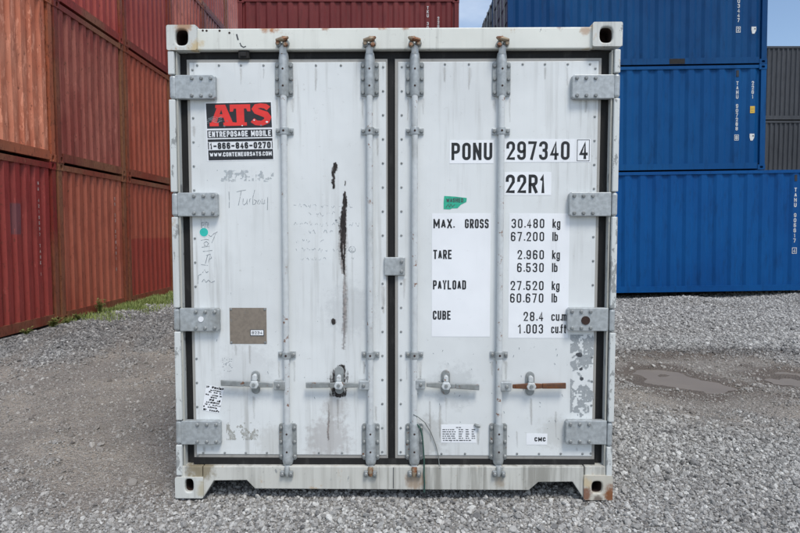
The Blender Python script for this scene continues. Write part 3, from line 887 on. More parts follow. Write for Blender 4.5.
def container(label, loc, mat, L=6.058, H=2.591, side_pitch=0.30, end_pitch=0.25, rot=(0, 0, 0), group=None, frame=None, doors=False, cast=None, door_mat=None):
    """Local frame: length along X (end wall at +X, doors or a second end wall at -X), base centre at the origin."""
    o = thing('shipping_container', label, 'container', loc, rot, group)
    fm = frame or mat
    cm = cast or fm
    h = L / 2
    ph = (loc[0] * 1.3 + loc[1] * 2.7 + loc[2] * 5.1) % 50

    def shared(key, make, name, m, smooth=None):
        k = key + (round(L, 3), round(H, 3), m.name)
        if k not in SHEETS:
            SHEETS[k] = make().mesh(name, m, smooth)
        return link(name, SHEETS[k], o)

    for sx in (-1, 1):
        for sy in (-1, 1):
            for sz in (0, 1):
                link('corner_casting', casting_mesh(sx, sy, 1 if sz else -1, cm), o, (sx * h, sy * W2, H if sz else 0.0))
            shared(('post', sx, sy), lambda: MB().box(*sorted((sx * h - sx * 0.008, sx * (h - 0.13))), *sorted((sy * (W2 - 0.008), sy * (W2 - 0.11))), 0.119, H - 0.119), 'corner_post', fm)
    for sy in (-1, 1):
        shared(('brail', sy), lambda: MB().box(-h + 0.179, h - 0.179, *sorted((sy * (W2 - 0.010), sy * (W2 - 0.05))), 0.025, 0.165), 'bottom_rail', fm)
        shared(('trail', sy), lambda: MB().box(-h + 0.179, h - 0.179, *sorted((sy * (W2 - 0.010), sy * (W2 - 0.07))), H - 0.085, H - 0.012), 'top_rail', fm)

        def side():
            pr = corrugated(L - 0.27, side_pitch, 0.036, 0, 0)
            n = len(pr)
            mb = MB()
            zs = [0.15 + (H - 0.22) * q / 8 for q in range(9)]
            mb.add([(t_, sy * (W2 - 0.024 - d - abs(dent(t_, z, 0.004, ph))), z) for z in zs for t_, d in pr],
                   [tuple(q * n + e for e in ((i, i + 1, n + i + 1, n + i) if sy < 0 else (i + 1, i, n + i, n + i + 1))) for q in range(8) for i in range(n - 1)])
            return mb
        shared(('side', sy, side_pitch), side, 'side_wall', mat)
    for sx in (-1, 1):
        shared(('sill', sx), lambda: MB().box(*sorted((sx * (h - 0.010), sx * (h - 0.09))), -W2 + 0.163, W2 - 0.163, 0.025, 0.165), 'end_sill', fm)
        shared(('head', sx), lambda: MB().box(*sorted((sx * (h - 0.010), sx * (h - 0.09))), -W2 + 0.163, W2 - 0.163, H - 0.110, H - 0.020), 'end_header', fm)
        if sx < 0 and doors:
            for sy in (-1, 1):
                d = MB()
                y0, y1 = sorted((sy * 0.012, sy * (W2 - 0.112)))
                n = 5
                hz = (H - 0.30) / n
                d.box(-h + 0.030, -h + 0.06, y0, y1, 0.170, H - 0.113)
                for i in range(n):
                    d.box(-h + 0.008, -h + 0.029, y0 + 0.06, y1 - 0.06, 0.20 + i * hz, 0.20 + i * hz + hz * 0.55)
                dd = d.build('door', door_mat or mat, o)
                for q in (0.28, 0.80):
                    yy = sy * q
                    MB().tube([(-h - 0.006, yy, 0.06), (-h - 0.006, yy, H - 0.04)], 0.019, 8).build('lock_rod', M['galv_b'], dd, 40)
                    MB().box(-h - 0.026, -h - 0.0, yy - 0.25 * sy if sy > 0 else yy, yy if sy > 0 else yy + 0.25, 1.05, 1.08).build('handle', M['galv_b'], dd)
        else:
            def end():
                pr = corrugated(2 * W2 - 0.23, end_pitch, 0.052, 0, 0, 0.44, 0.13)
                n = len(pr)
                zs = [0.15 + (H - 0.25) * q / 9 for q in range(10)]
                return MB().add([(sx * (h - 0.022 - d - abs(dent(t_, z, 0.009, ph))), t_ + dent(t_ * 3, z, 0.004, ph + 2) * (abs(t_) < 1.05), z) for z in zs for t_, d in pr],
                                [tuple(q * n + e for e in ((i, i + 1, n + i + 1, n + i) if sx > 0 else (i + 1, i, n + i, n + i + 1))) for q in range(9) for i in range(n - 1)])
            shared(('end', sx, end_pitch), end, 'end_wall', mat)
    shared(('roof',), lambda: MB().box(-h + 0.06, h - 0.06, -W2 + 0.06, W2 - 0.06, H - 0.035, H - 0.022), 'roof', mat)
    shared(('floor',), lambda: MB().box(-h + 0.095, h - 0.095, -W2 + 0.055, W2 - 0.055, 0.06, 0.15), 'floor', M['dark'])
    return o


def place_text(root, text, side, t0, z_top, size, step, mat, label=None, stroke=0.18, boxed=None):
    """A column of upright characters reading downwards on the +X end (side='end') or the -Y side (side='side')."""
    mb = MB()
    for k, ch in enumerate(text):
        if ch == ' ':
            continue
        w = size * 0.62
        g_ = lettering(ch, -w / 2 if ch not in '1I' else -w * .3, w / 2 if ch not in '1I' else w * .3, z_top - k * step - size, size, size * stroke, 0.0)
        mb.add([(x, y, z) for x, y, z in g_.v], g_.f)
        if boxed is not None and k == boxed:
            zb = z_top - k * step - size
            mb.ribbon([(-w * .85, zb - size * .2), (w * .85, zb - size * .2), (w * .85, zb + size * 1.2), (-w * .85, zb + size * 1.2)], size * .13, -0.0006, True)
    L = root['half_len']
    if side == 'side':
        vs = [(t0 + x, -W2 + 0.019 + y, z) for x, y, z in mb.v]
    else:
        vs = [(L - 0.017 - y, t0 + x, z) for x, y, z in mb.v]
    m2 = MB().add(vs, mb.f)
    o = tag(m2.build('serial_number', mat, root), None, None, None, 'stuff')
    if label:
        o['label'] = label
    return o


def crest_t(length, pitch, i):
    n = max(3, round(length / pitch))
    p = length / n
    return -length / 2 + (i % n + 0.5) * p


# left rows: stacked end to end, end walls facing the yard
ROW_X, ROW_Y0, ROW_STEP = -5.487, 7.41, 2.48
left_cols = 'ABCDEF'
spec = {
    # (col, tier): (colour, faded colour, label, options)
    ('A', 0): (srgb(140, 52, 46), srgb(150, 64, 56), 'crimson red container at ground level, leftmost in the left wall of stacked containers', dict(rust=.45, scuff=.35, box=((8.69, 9.04, 1.43, 1.91), srgb(112, 74, 78)))),
    ('A', 1): (srgb(186, 104, 74), srgb(204, 136, 108), 'faded salmon orange container with peeling paint, upper left corner of the picture', dict(rust=.30, scuff=.95, box=((7.5, 8.57, 3.79, 4.18), srgb(120, 52, 48)))),
    ('B', 0): (srgb(150, 76, 56), srgb(164, 92, 70), 'orange brown container at ground level between crimson container and two toned container', dict(rust=.35, scuff=.2)),
    ('B', 1): (srgb(130, 60, 50), srgb(150, 86, 72), 'dull maroon container beside the salmon one in the second tier', dict(rust=.45, scuff=.5)),
    ('B', 2): (srgb(156, 62, 52), srgb(162, 76, 66), 'red container above the dull maroon one, mostly cut off by the picture top', dict(rust=.25, scuff=.2)),
    ('C', 0): (srgb(152, 74, 54), srgb(160, 84, 62), 'ground level container of orange brown with a darker red lower half', dict(rust=.3, scuff=.15, zrepaint=(1.33, srgb(132, 38, 34)))),
    ('C', 1): (srgb(150, 70, 48), srgb(162, 84, 62), 'rusty orange container in the second tier next to the white container', dict(rust=.45, scuff=.3)),
    ('C', 2): (srgb(138, 56, 48), srgb(148, 68, 58), 'brownish red container in the third tier above the rusty orange one', dict(rust=.25, scuff=.2)),
    ('D', 0): (srgb(140, 60, 46), srgb(150, 76, 60), 'red brown ground level container just hidden beside the white container', dict()),
    ('D', 1): (srgb(134, 50, 44), srgb(148, 70, 60), 'red second tier container hidden behind the white container upper left corner', dict()),
    ('D', 2): (srgb(156, 78, 66), srgb(174, 106, 92), 'faded pinkish red container above the white container left corner', dict(rust=.4, scuff=.6)),
    ('E', 0): (srgb(140, 50, 44), srgb(150, 66, 56), 'dark red ground container far back in the left wall', dict()),
    ('E', 1): (srgb(130, 60, 48), srgb(146, 80, 64), 'brown red second tier container far back in the left wall', dict()),
    ('E', 2): (srgb(120, 60, 56), srgb(150, 98, 90), 'third tier streaked red grey container far back in the left wall', dict(rust=.5, scuff=.8)),
    ('E', 3): (srgb(140, 66, 60), srgb(164, 100, 92), 'top tier faded red container seen above the diagonal gap in left wall', dict(rust=.4, scuff=.7)),
    ('F', 0): (srgb(136, 56, 48), srgb(150, 70, 60), 'last ground level container at the far end of left wall', dict()),
    ('F', 1): (srgb(136, 56, 50), srgb(150, 72, 62), 'last second tier container at the far end of left wall', dict()),
    ('F', 2): (srgb(146, 70, 62), srgb(168, 106, 96), 'last third tier container at the far end of left wall', dict(scuff=.6)),
    ('F', 3): (srgb(166, 92, 84), srgb(182, 120, 110), 'pale pinkish top tier container ending the left wall of containers', dict(scuff=.7)),
}
left_root = {}
for (c_, tier), (c0, c1, lab, opt) in spec.items():
    i = left_cols.index(c_)
    m = old_paint('paint_' + c_ + str(tier), c0, c1, off=i * 3.1 + tier * 7.7, **opt)
    fr = old_paint('frame_' + c_ + str(tier), tuple(x * 0.8 for x in c0[:3]) + (1,), srgb(134, 92, 66), rust=0.8, scuff=0.3, off=i * 2.3 + tier)
    jx = ((i * 37 + tier * 53) % 17 - 8) * 0.004
    o = container(lab, (ROW_X - 3.029 + jx, ROW_Y0 + ROW_STEP * (i + 0.5), tier * 2.594), m, end_pitch=0.25, frame=fr, group='weathered red containers stacked along the left')
    o['half_len'] = 3.029
    left_root[(c_, tier)] = o
E_LEN = 2 * W2 - 0.23
place_text(left_root[('A', 0)], 'NU 4210537 TARE 1', 'end', crest_t(E_LEN, .25, 7), 2.25, 0.050, 0.087, M['mark_faded'])
place_text(left_root[('B', 0)], 'XU 23 078461 5', 'end', crest_t(E_LEN, .25, 7), 2.15, 0.062, 0.105, M['mark_faded'])

# red stack behind the white container, side on
m = old_paint('paint_back_red', srgb(106, 36, 36), srgb(116, 46, 44), rust=.2, scuff=.1, off=21)
for tier, lab in enumerate(('bottom dark red container of the stack hidden behind the white container', 'middle dark red container of the stack hidden behind the white container',
                            'dark red side on container whose top shows above the white container')):
    o = container(lab, (-4.44 + 3.029, 17.02 + W2, tier * 2.594 + 0.06), m, side_pitch=0.285, group='dark red stack behind the white container')
    o['half_len'] = 3.029
    if tier == 2:
        S_LEN = 6.058 - 0.27
        place_text(o, 'TKU 306441 2', 'side', crest_t(S_LEN, .285, 17), 2.38, 0.085, 0.105, M['mark_white'], boxed=11)
        place_text(o, '22G1', 'side', crest_t(S_LEN, .285, 18), 2.10, 0.085, 0.105, M['mark_white'])

# blue stack on the right (the whole stack leans very slightly)
BLUE_Y, TILT = 14.5, R(0.85)
rotB = (0, -TILT, 0)
Rb = Matrix.Rotation(-TILT, 3, 'Y')
blue = [old_paint('paint_blue_' + str(i), c0, c1, rust=-0.6, scuff=-0.5, off=30 + i * 5, gloss=0.5, spec=0.18) for i, (c0, c1) in enumerate(
    ((srgb(0, 68, 128), srgb(2, 76, 136)), (srgb(0, 68, 122), srgb(6, 76, 130)), (srgb(0, 58, 106), srgb(8, 68, 116))))]


def on_tilt(x, h_, piv=(4.2, -0.015)):
    v = Rb @ Vector((x - piv[0], 0, h_))
    return (piv[0] + v.x, BLUE_Y + W2, piv[1] + v.z)


b_right = 8.66
tiers = [
    (0, 2.896, 10.08 - 3.029, 0.0, 'tall blue container on the ground at the right, running out of the picture', False),
    (1, 2.445, b_right - 3.029, 2.900, 'blue container in the middle of the right stack, with yellow sticker by its number', False),
    (2, 2.591, b_right - 3.029, 5.349, 'uppermost blue container of the right stack, cut off by the picture top', True),
]
blue_root = []
dark_door = old_paint('paint_door_grey', srgb(96, 98, 112), srgb(118, 118, 130), rust=.2, scuff=.4, off=44)
for k, Hh, cx, hb, lab, dr in tiers:
    o = container(lab, on_tilt(cx, hb), blue[k], H=Hh, side_pitch=0.355, rot=rotB, group='blue containers stacked on the right', doors=dr, door_mat=dark_door if dr else None)
    o['half_len'] = 3.029
    blue_root.append(o)
o = container('blue ground container hidden behind the white container right side', (0.93, BLUE_Y + W2, -0.06), blue[0], H=2.896, side_pitch=0.355, group='blue containers stacked on the right')
S_LEN = 6.058 - 0.27
nC = round(S_LEN / .355)
place_text(blue_root[1], 'TAHU 907288 8', 'side', crest_t(S_LEN, .355, nC - 2), 2.06, 0.088, 0.105, M['mark_white'], boxed=12)
place_text(blue_root[1], '22G1', 'side', crest_t(S_LEN, .355, nC - 1), 2.06, 0.088, 0.105, M['mark_white'])
place_text(blue_root[2], 'TAHU 403447 2', 'side', crest_t(S_LEN, .355, nC - 2), 2.14, 0.090, 0.108, M['mark_white'], boxed=12)
place_text(blue_root[0], 'TAHU 905617 4', 'side', crest_t(S_LEN, .355, nC - 2), 2.46, 0.095, 0.120, M['mark_white'], boxed=12)
ct = crest_t(S_LEN, .355, nC - 1)
for q in (-1.03, 0.93):
    MB().box(q - .18, q + .18, -W2 + .0065, -W2 + .0095, 0.030, 0.150).build('fork_pocket', M['dark'], blue_root[2])
for rt, zt in ((blue_root[1], 0.84), (blue_root[2], 0.86)):
    mb = MB()
    mb.prism([(ct - .055, zt), (ct + .055, zt), (ct + .055, zt - .09), (ct + .015, zt - .16), (ct - .035, zt - .16), (ct - .055, zt - .08)], -W2 + 0.0165, -W2 + 0.0185)
    s_ = mb.build('inspection_sticker', M['mark_white'], rt)
    MB().box(ct + .01, ct + .04, -W2 + .0155, -W2 + .016, zt - .065, zt - .035).build('sticker_print', M['ink_soft'], s_)
zt = 1.48
ys = MB().box(ct - .055, ct + .055, -W2 + 0.0165, -W2 + 0.0185, zt - .16, zt).build('yellow_sticker', M['yellow'], blue_root[1])
for q in (0.04, 0.08, 0.12):
    MB().box(ct - .045, ct + .045, -W2 + .0152, -W2 + .016, zt - q - .006, zt - q).build('sticker_print', M['ink_soft'], ys)
# dark decal near the corner of the middle one and the lowest one
for rt, Hh, tt in ((blue_root[1], 2.445, crest_t(S_LEN, .355, nC - 2)), (blue_root[0], 2.896, crest_t(S_LEN, .355, nC - 2))):
    MB().box(tt - .03, tt + .03, -W2 + 0.0165, -W2 + 0.0185, Hh - 0.28, Hh - 0.13).build('decal', M['sign_black'], rt)

# further stacks behind the blue one: door ends facing left
navy = old_paint('paint_navy', srgb(34, 36, 56), srgb(44, 44, 62), rust=0, scuff=0, off=50)
grey = old_paint('paint_grey', srgb(88, 90, 94), srgb(98, 100, 104), rust=-.4, scuff=0, off=52, gloss=0.6)
charcoal = old_paint('paint_charcoal', srgb(58, 61, 66), srgb(68, 71, 76), rust=-.4, scuff=-.2, off=55, gloss=0.6)
for k, m_ in ((0, navy), (1, grey)):
    nm = ('navy', 'grey')[k]
    for tier in range(3):
        lab = (f'bottom {nm} container of the stack hidden behind the blue stack', f'middle {nm} container of the stack hidden behind the blue stack',
               f'top {nm} container showing its door end left of the blue stack')[tier]
        container(lab, (2.60 + 3.029, BLUE_Y + 2.52 * (k + 1) + W2, -0.05 + tier * 2.594 + (0.30 if tier == 2 else 0.15 * (tier > 0))), m_, H=2.591 + (0.15 if tier < 2 else 0), doors=True, door_mat=m_, group='stacks behind the blue containers')

# charcoal stack at the far right
for tier, lab in enumerate(('bottom charcoal grey container hidden behind the blue container at right', 'lower charcoal grey container at the right edge behind the blue stack',
                            'upper charcoal grey container at the right edge under the blue sky')):
    container(lab, (10.6 + 3.029, 22.2 + W2, (-0.05, 2.85, 5.485)[tier]), charcoal, side_pitch=0.17, H=(2.896, 2.63, 2.63)[tier], group='charcoal containers at the right edge')

# ------------------------------------------------------------------ the white refrigerated container
wc = thing('refrigerated_container', 'white refrigerated container with closed double doors, front and centre on gravel', 'container', (CX, CD, 0), (0, 0, -CYAW))
Y_HEAD, Y_POST, Y_DOOR, Y_GASK = 0.022, 0.006, 0.048, 0.056
H0 = 2.591


def rect(px0, px1, py0, py1, y):
    """Pixel rectangle -> x0, x1, z0, z1 at depth y (mean of its edges)."""
    a, b = F(px0, py0, y), F(px1, py0, y)
    c, d = F(px0, py1, y), F(px1, py1, y)
    return (a[0] + c[0]) / 2, (b[0] + d[0]) / 2, (c[1] + d[1]) / 2, (a[1] + b[1]) / 2


# corner castings at the door end (own proportions) and the far end
for px0, px1, py0, py1, hole, m_, lab in ((166.3, 196.4, 24.8, 50.0, (181.3, 37.2, 6.3, 7.8), 'cast_white', None),
                                          (592.9, 622.7, 21.8, 46.2, (606.5, 34.6, 6.4, 7.6), 'cast_white', None),
                                          (175.0, 203.0, 477.5, 498.2, (189.0, 485.6, 4.4, 6.8), 'cast_white', None),
                                          (584.0, 612.8, 475.8, 500.2, (597.2, 487.5, 5.4, 6.2), 'cast_rusty', 'rust stained bottom corner casting')):
    x0, x1, z0, z1 = rect(px0, px1, py0, py1, 0.0)
    hx, hz = F(hole[0], hole[1])
    s = 1 / 183.5
    mb = MB()
    hl = oval(hx, hz, hole[2] * s, hole[3] * s, 22)
    holed_face(mb, (x0, x1, z0, z1), hl, lambda u, v, d: (u, d, v), 0.022)
    P = lambda a, b, c: ((x0, x1)[a], (0, 0.178)[b], (z0, z1)[c])
    mb.add([P(0, 0, 0), P(1, 0, 0), P(1, 1, 0), P(0, 1, 0)], [(3, 2, 1, 0)])
    mb.add([P(0, 0, 1), P(1, 0, 1), P(1, 1, 1), P(0, 1, 1)], [(0, 1, 2, 3)])
    mb.add([P(0, 0, 0), P(0, 1, 0), P(0, 1, 1), P(0, 0, 1)], [(0, 3, 2, 1)])
    mb.add([P(1, 0, 0), P(1, 1, 0), P(1, 1, 1), P(1, 0, 1)], [(0, 1, 2, 3)])
    mb.f = [f for f in mb.f if len(f) != 22]
    o = mb.build('corner_casting', M[m_], wc, label=lab)
    import bmesh
    bm = bmesh.new(); bm.from_mesh(o.data); bmesh.ops.remove_doubles(bm, verts=bm.verts, dist=1e-5); bm.to_mesh(o.data); bm.free()
    b = o.modifiers.new('bevel', 'BEVEL'); b.width, b.segments, b.limit_method, b.angle_limit = 0.009, 3, 'ANGLE', R(60)
    # hollow inside of the casting
    MB().add([(u, 0.0221, v) for u, v in hl] + [(u, 0.13, v) for u, v in hl],
             [(i, (i + 1) % 22, 22 + (i + 1) % 22, 22 + i) for i in range(22)] + [tuple(range(22, 44))]).build('aperture', M['hole_dark'], o)
for sx in (-1, 1):
    for zz in (0, 1):
        mb = MB().box(*sorted((sx * W2, sx * (W2 - 0.162))), 5.88, 6.058, zz * (H0 - 0.118), zz * (H0 - 0.118) + 0.118)
        mb.build('corner_casting', M['cast_white'], wc, bevel=0.008)

# header and sill
xl, zt = F(196.2, 28.9, Y_HEAD); xr, zt2 = F(593.2, 26.5, Y_HEAD)
_, zb = F(196.2, 50.4, Y_HEAD); _, zb2 = F(593.2, 48.2, Y_HEAD)
z_ht, z_hb = (zt + zt2) / 2, (zb + zb2) / 2
hd = MB().box(xl, xr, Y_HEAD, 0.15, z_hb, z_ht).build('top_header', M['rail_white'], wc, bevel=0.006)
sill_px = [(203, 498), (213.8, 480.6), (246.7, 480.2), (255, 488.7), (392, 489.6), (529, 490.2), (538.3, 482.2), (572.5, 481.8), (584, 499.2), (584.0, 466.8), (203, 466.4)]
poly = [F(a, b, 0.010) for a, b in sill_px]
sl = MB().prism(poly, 0.010, 0.16).build('door_sill', M['sill_white'], wc, bevel=0.004)
for a, b in ((174.2, 203.2), (583.8, 612.2)):
    x0, x1, z0, z1 = rect(a + (6.5 if a < 300 else 1.0), b - (1.0 if a < 300 else 6.5), 466.6, 477.6, 0.010)
    MB().box(x0, x1, 0.012, 0.14, z0, z1).build('sill_end', M['sill_white'], wc, bevel=0.003)

xs_, zs_ = F(393.4, 478, 0.010)
MB().box(xs_ - .0018, xs_ + .0018, 0.0082, 0.0099, F(393, 488.4, .01)[1], F(393, 467.4, .01)[1]).build('seam', M['ink_soft'], sl)

# corner posts: outer strip + inner return, in lengths between the hinge knuckles
hinge_rows = [(74.8, 98.8), (192.6, 216.4), (308.4, 331.4), (421.0, 444.8)]
LX = [(167.2, 174.4), (175.0, 181.6)]                               # outer strip px at top and at bottom
RX = [(615.2, 622.2), (606.6, 612.8)]


def edge_x(pair_top, pair_bot, py, i, y):
    t_ = (py - 40) / (470 - 40)
    return F(pair_top[i] * (1 - t_) + pair_bot[i] * t_, py, y)[0]


z_hinges = [(F(394, b, 0.02)[1], F(394, a, 0.02)[1]) for a, b in hinge_rows]
for side, (pt, pb) in (('left', LX), ('right', RX)):
    x0 = (edge_x(pt, pb, 60, 0, 0) + edge_x(pt, pb, 460, 0, 0)) / 2
    x1 = (edge_x(pt, pb, 60, 1, 0) + edge_x(pt, pb, 460, 1, 0)) / 2
    outer_w = x1 - x0
    cuts = [F(394, 477.0, 0)[1]]
    for a, b in z_hinges[::-1]:
        cuts += [a - 0.003, b + 0.003]
    cuts.append(F(394, 49.8, 0)[1])
    sgn = 1 if side == 'left' else -1
    pxs = (x0, x1)
    inner = (x1 + 0.001, x1 + 0.010) if side == 'left' else (x0 - 0.010, x0 - 0.001)
    back = (inner[0] - 0.0005, inner[1] - 0.002) if side == 'left' else (inner[0] + 0.002, inner[1] + 0.0005)
    post = MB().box(*back, 0.030, 0.16, cuts[0] - 0.012, cuts[-1] - 0.002)
    po = post.build('corner_post', M['post_white'], wc, bevel=0.003)
    MB().box(x0 + 0.004, x1 - 0.002, 0.045, 0.16, cuts[0], cuts[-1]).build('post_core', M['post_white'], po)
    MB().box(*sorted(inner), 0.020, 0.0299, cuts[0], cuts[-1]).build('post_return', M['return'], po, bevel=0.003)
    for k in range(0, len(cuts), 2):
        j = ((k * 7) % 5 - 2) * 0.0012
        MB().box(x0 + 0.003 + j, x1 - 0.001 + j, 0.004, 0.044, cuts[k], cuts[k + 1]).build('post_strip', M['post_white'], po, bevel=0.005)

# rubber gaskets round and between the doors
ga = thing_parts = []
xg0 = F(178.6, 60, Y_GASK)[0]; xg1 = F(608.8, 60, Y_GASK)[0]
xgb0 = F(184.2, 460, Y_GASK)[0]; xgb1 = F(602.6, 460, Y_GASK)[0]
gx0, gx1 = (xg0 + xgb0) / 2 - 0.012, (xg1 + xgb1) / 2 + 0.012
gzt, gzb = z_hb + 0.0, F(394, 466.6, 0.01)[1] - 0.002
dz_t, dz_b = F(394, 58.8, Y_DOOR)[1], F(394, 458.3, Y_DOOR)[1]       # outer edge of the door frames
dl0, dl1 = rect(187.6, 388.2, 57, 57.1, Y_DOOR)[:2]
dlb0, dlb1 = rect(193.0, 387.2, 459, 459.1, Y_DOOR)[:2]
dl0, dl1 = (dl0 + dlb0) / 2, (dl1 + dlb1) / 2
dr0, dr1 = rect(395.8, 600.8, 57, 57.1, Y_DOOR)[:2]
drb0, drb1 = rect(394.4, 595.4, 459, 459.1, Y_DOOR)[:2]
dr0, dr1 = (dr0 + drb0) / 2, (dr1 + drb1) / 2
for (a, b, c, d) in ((gx0 - 0.012, dl0 - 0.001, gzb, gzt), (dr1 + 0.001, gx1 + 0.012, gzb, gzt)):
    MB().box(a, b, Y_GASK + 0.012, 0.10, c, d).build('door_gasket', M['rubber'], wc)
mid = (dl1 + 0.001, dr0 - 0.001)
MB().box(mid[0], mid[1], Y_GASK + 0.008, 0.10, dz_b - 0.03, dz_t + 0.02).build('door_gasket', M['rubber'], wc)
MB().box(dl0, dr1, Y_GASK + 0.006, 0.10, dz_t + 0.001, gzt - 0.0005).build('door_gasket', M['rubber'], wc)
MB().box(dl0, dr1, Y_GASK - 0.016, 0.10, gzb, dz_b - 0.001).build('door_gasket', M['rubber'], wc)

# doors
pz_t, pz_b = F(394, 61.8, Y_DOOR)[1], F(394, 455.2, Y_DOOR)[1]
pl0 = (F(190.2, 61, Y_DOOR)[0] + F(195.6, 455, Y_DOOR)[0]) / 2
pl1 = (F(386.9, 61, Y_DOOR)[0] + F(385.6, 455, Y_DOOR)[0]) / 2
pr0 = (F(398.6, 61, Y_DOOR)[0] + F(397.0, 455, Y_DOOR)[0]) / 2
pr1 = (F(598.2, 61, Y_DOOR)[0] + F(592.6, 455, Y_DOOR)[0]) / 2
doors = []
rivet_me = MB().tube([(0, 0.002, 0), (0, -0.003, 0), (0, -0.0045, 0)], [0.0065, 0.0062, 0.003], 10).mesh('rivet', M['bolt'], 40)
bolt_me = MB().tube([(0, 0.004, 0), (0, -0.006, 0), (0, -0.0095, 0)], [0.0098, 0.0098, 0.006], 10).mesh('bolt', M['bolt'], 40)
for (a, b, e0, e1, lab) in ((pl0, pl1, dl0, dl1, 'left door carrying the black sign and dark scrapes'), (pr0, pr1, dr0, dr1, 'right door carrying the number and weight panels')):
    d = MB().box(a, b, Y_DOOR, 0.099, pz_b, pz_t).build('door', M['door_white'], wc, bevel=0.003, label=lab)
    fr = MB()
    fr.box(e0, a - 0.0005, Y_DOOR + 0.004, 0.098, dz_b, dz_t)
    fr.box(b + 0.0005, e1, Y_DOOR + 0.004, 0.098, dz_b, dz_t)
    fr.box(a, b, Y_DOOR + 0.0035, 0.0975, pz_t + 0.0005, dz_t)
    fr.box(a, b, Y_DOOR + 0.0035, 0.0975, dz_b, pz_b - 0.0005)
    fr.build('edge_frame', M['edge_trim'], d)
    doors.append(d)


def rivet(door, px, py):
    x, z = F(px, py, Y_DOOR)
    link('rivet', rivet_me, door, (x, Y_DOOR, z))


for px in (197.3, 219.0, 241.0, 263.6, 316, 341):
    rivet(doors[0], px, 65.4)
for px in (203.3, 224.9, 245.9, 267, 319, 342):
    rivet(doors[0], px, 452.7)
for px in (445, 469, 522.7, 545, 567.8, 590):
    rivet(doors[1], px, 64.2)
for px in (441.5, 465, 517, 539, 560.7, 582.5):
    rivet(doors[1], px, 453.6)
for k in range(17):
    py = 67 + 24.05 * k
    q = k / 16
    if not 250 < py < 282:
        rivet(doors[0], 383.2 - 0.9 * q, py)
    rivet(doors[1], 401.9 - 1.2 * q, py)
    if not any(a - 4 < py < b + 4 for a, b in hinge_rows):
        rivet(doors[0], 192.6 + 5.4 * q, py + 3)
        rivet(doors[1], 595.4 - 4.6 * q, py + 1.5)

# hinges: plate over the gap, bolts, knuckle on the post
for side in ('left', 'right'):
    for i, (a, b) in enumerate(hinge_rows):
        yf = 0.012
        if side == 'left':
            p0, p1 = ((174.8, 215.2), (177.4, 217.4), (179.6, 219.0), (180.8, 220.2))[i]
            bx = (191.8, 201.2, 210.6)
            off = (0, 2.2, 4.0, 5.6)[i]
        else:
            p0, p1 = ((572.4, 614.8), (569.6, 611.4), (567.6, 608.4), (566.0, 606.8))[i]
            bx = (577.0, 586.3, 595.6)
            off = (0, -2.8, -5.0, -6.6)[i]
            a, b = a - 0.4, b - 0.2
        x0, x1, z0, z1 = rect(p0, p1, a, b, yf)
        c = 0.010
        if side == 'left':
            poly = [(x0, z0), (x1 - c, z0), (x1, z0 + c), (x1, z1 - c), (x1 - c, z1), (x0, z1)]
        else:
            poly = [(x0 + c, z0), (x1, z0), (x1, z1), (x0 + c, z1), (x0, z1 - c), (x0, z0 + c)]
        hg = MB().prism(poly, yf, Y_DOOR - 0.0005).build('hinge', M['galv'], wc, bevel=0.004)
        for q in bx:
            for e in (a + 3.6, b - 3.2):
                x, z = F(q + off, e, yf)
                link('bolt', bolt_me, hg, (x, yf, z))
        # knuckle round the pin
        pt, pb = (LX if side == 'left' else RX)
        k0, k1 = edge_x(pt, pb, (a + b) / 2, 0, 0) + 0.001, edge_x(pt, pb, (a + b) / 2, 1, 0) + 0.001
        kz0, kz1 = z_hinges[i]
        MB().box(k0 + 0.002, k1 - 0.002, 0.007, 0.044, kz0 + 0.001, kz1 - 0.001).build('knuckle', M['galv'], hg, bevel=0.012)
        if i == 2:
            hx, hz = F(201 if side == 'left' else 585.6, 319.2 if side == 'left' else 320.4, yf)
            rr_ = 0.015 if side == 'left' else 0.024
            mb = MB().tube([(hx, yf + 0.004, hz), (hx, yf - 0.0035, hz)], [rr_, rr_], 18)
            mb.build('plug_hole_disc', M['vinyl'] if side == 'left' else M['hole_dark'], hg, 40)  # right-hand disc: shade of an open hole put into a dark colour

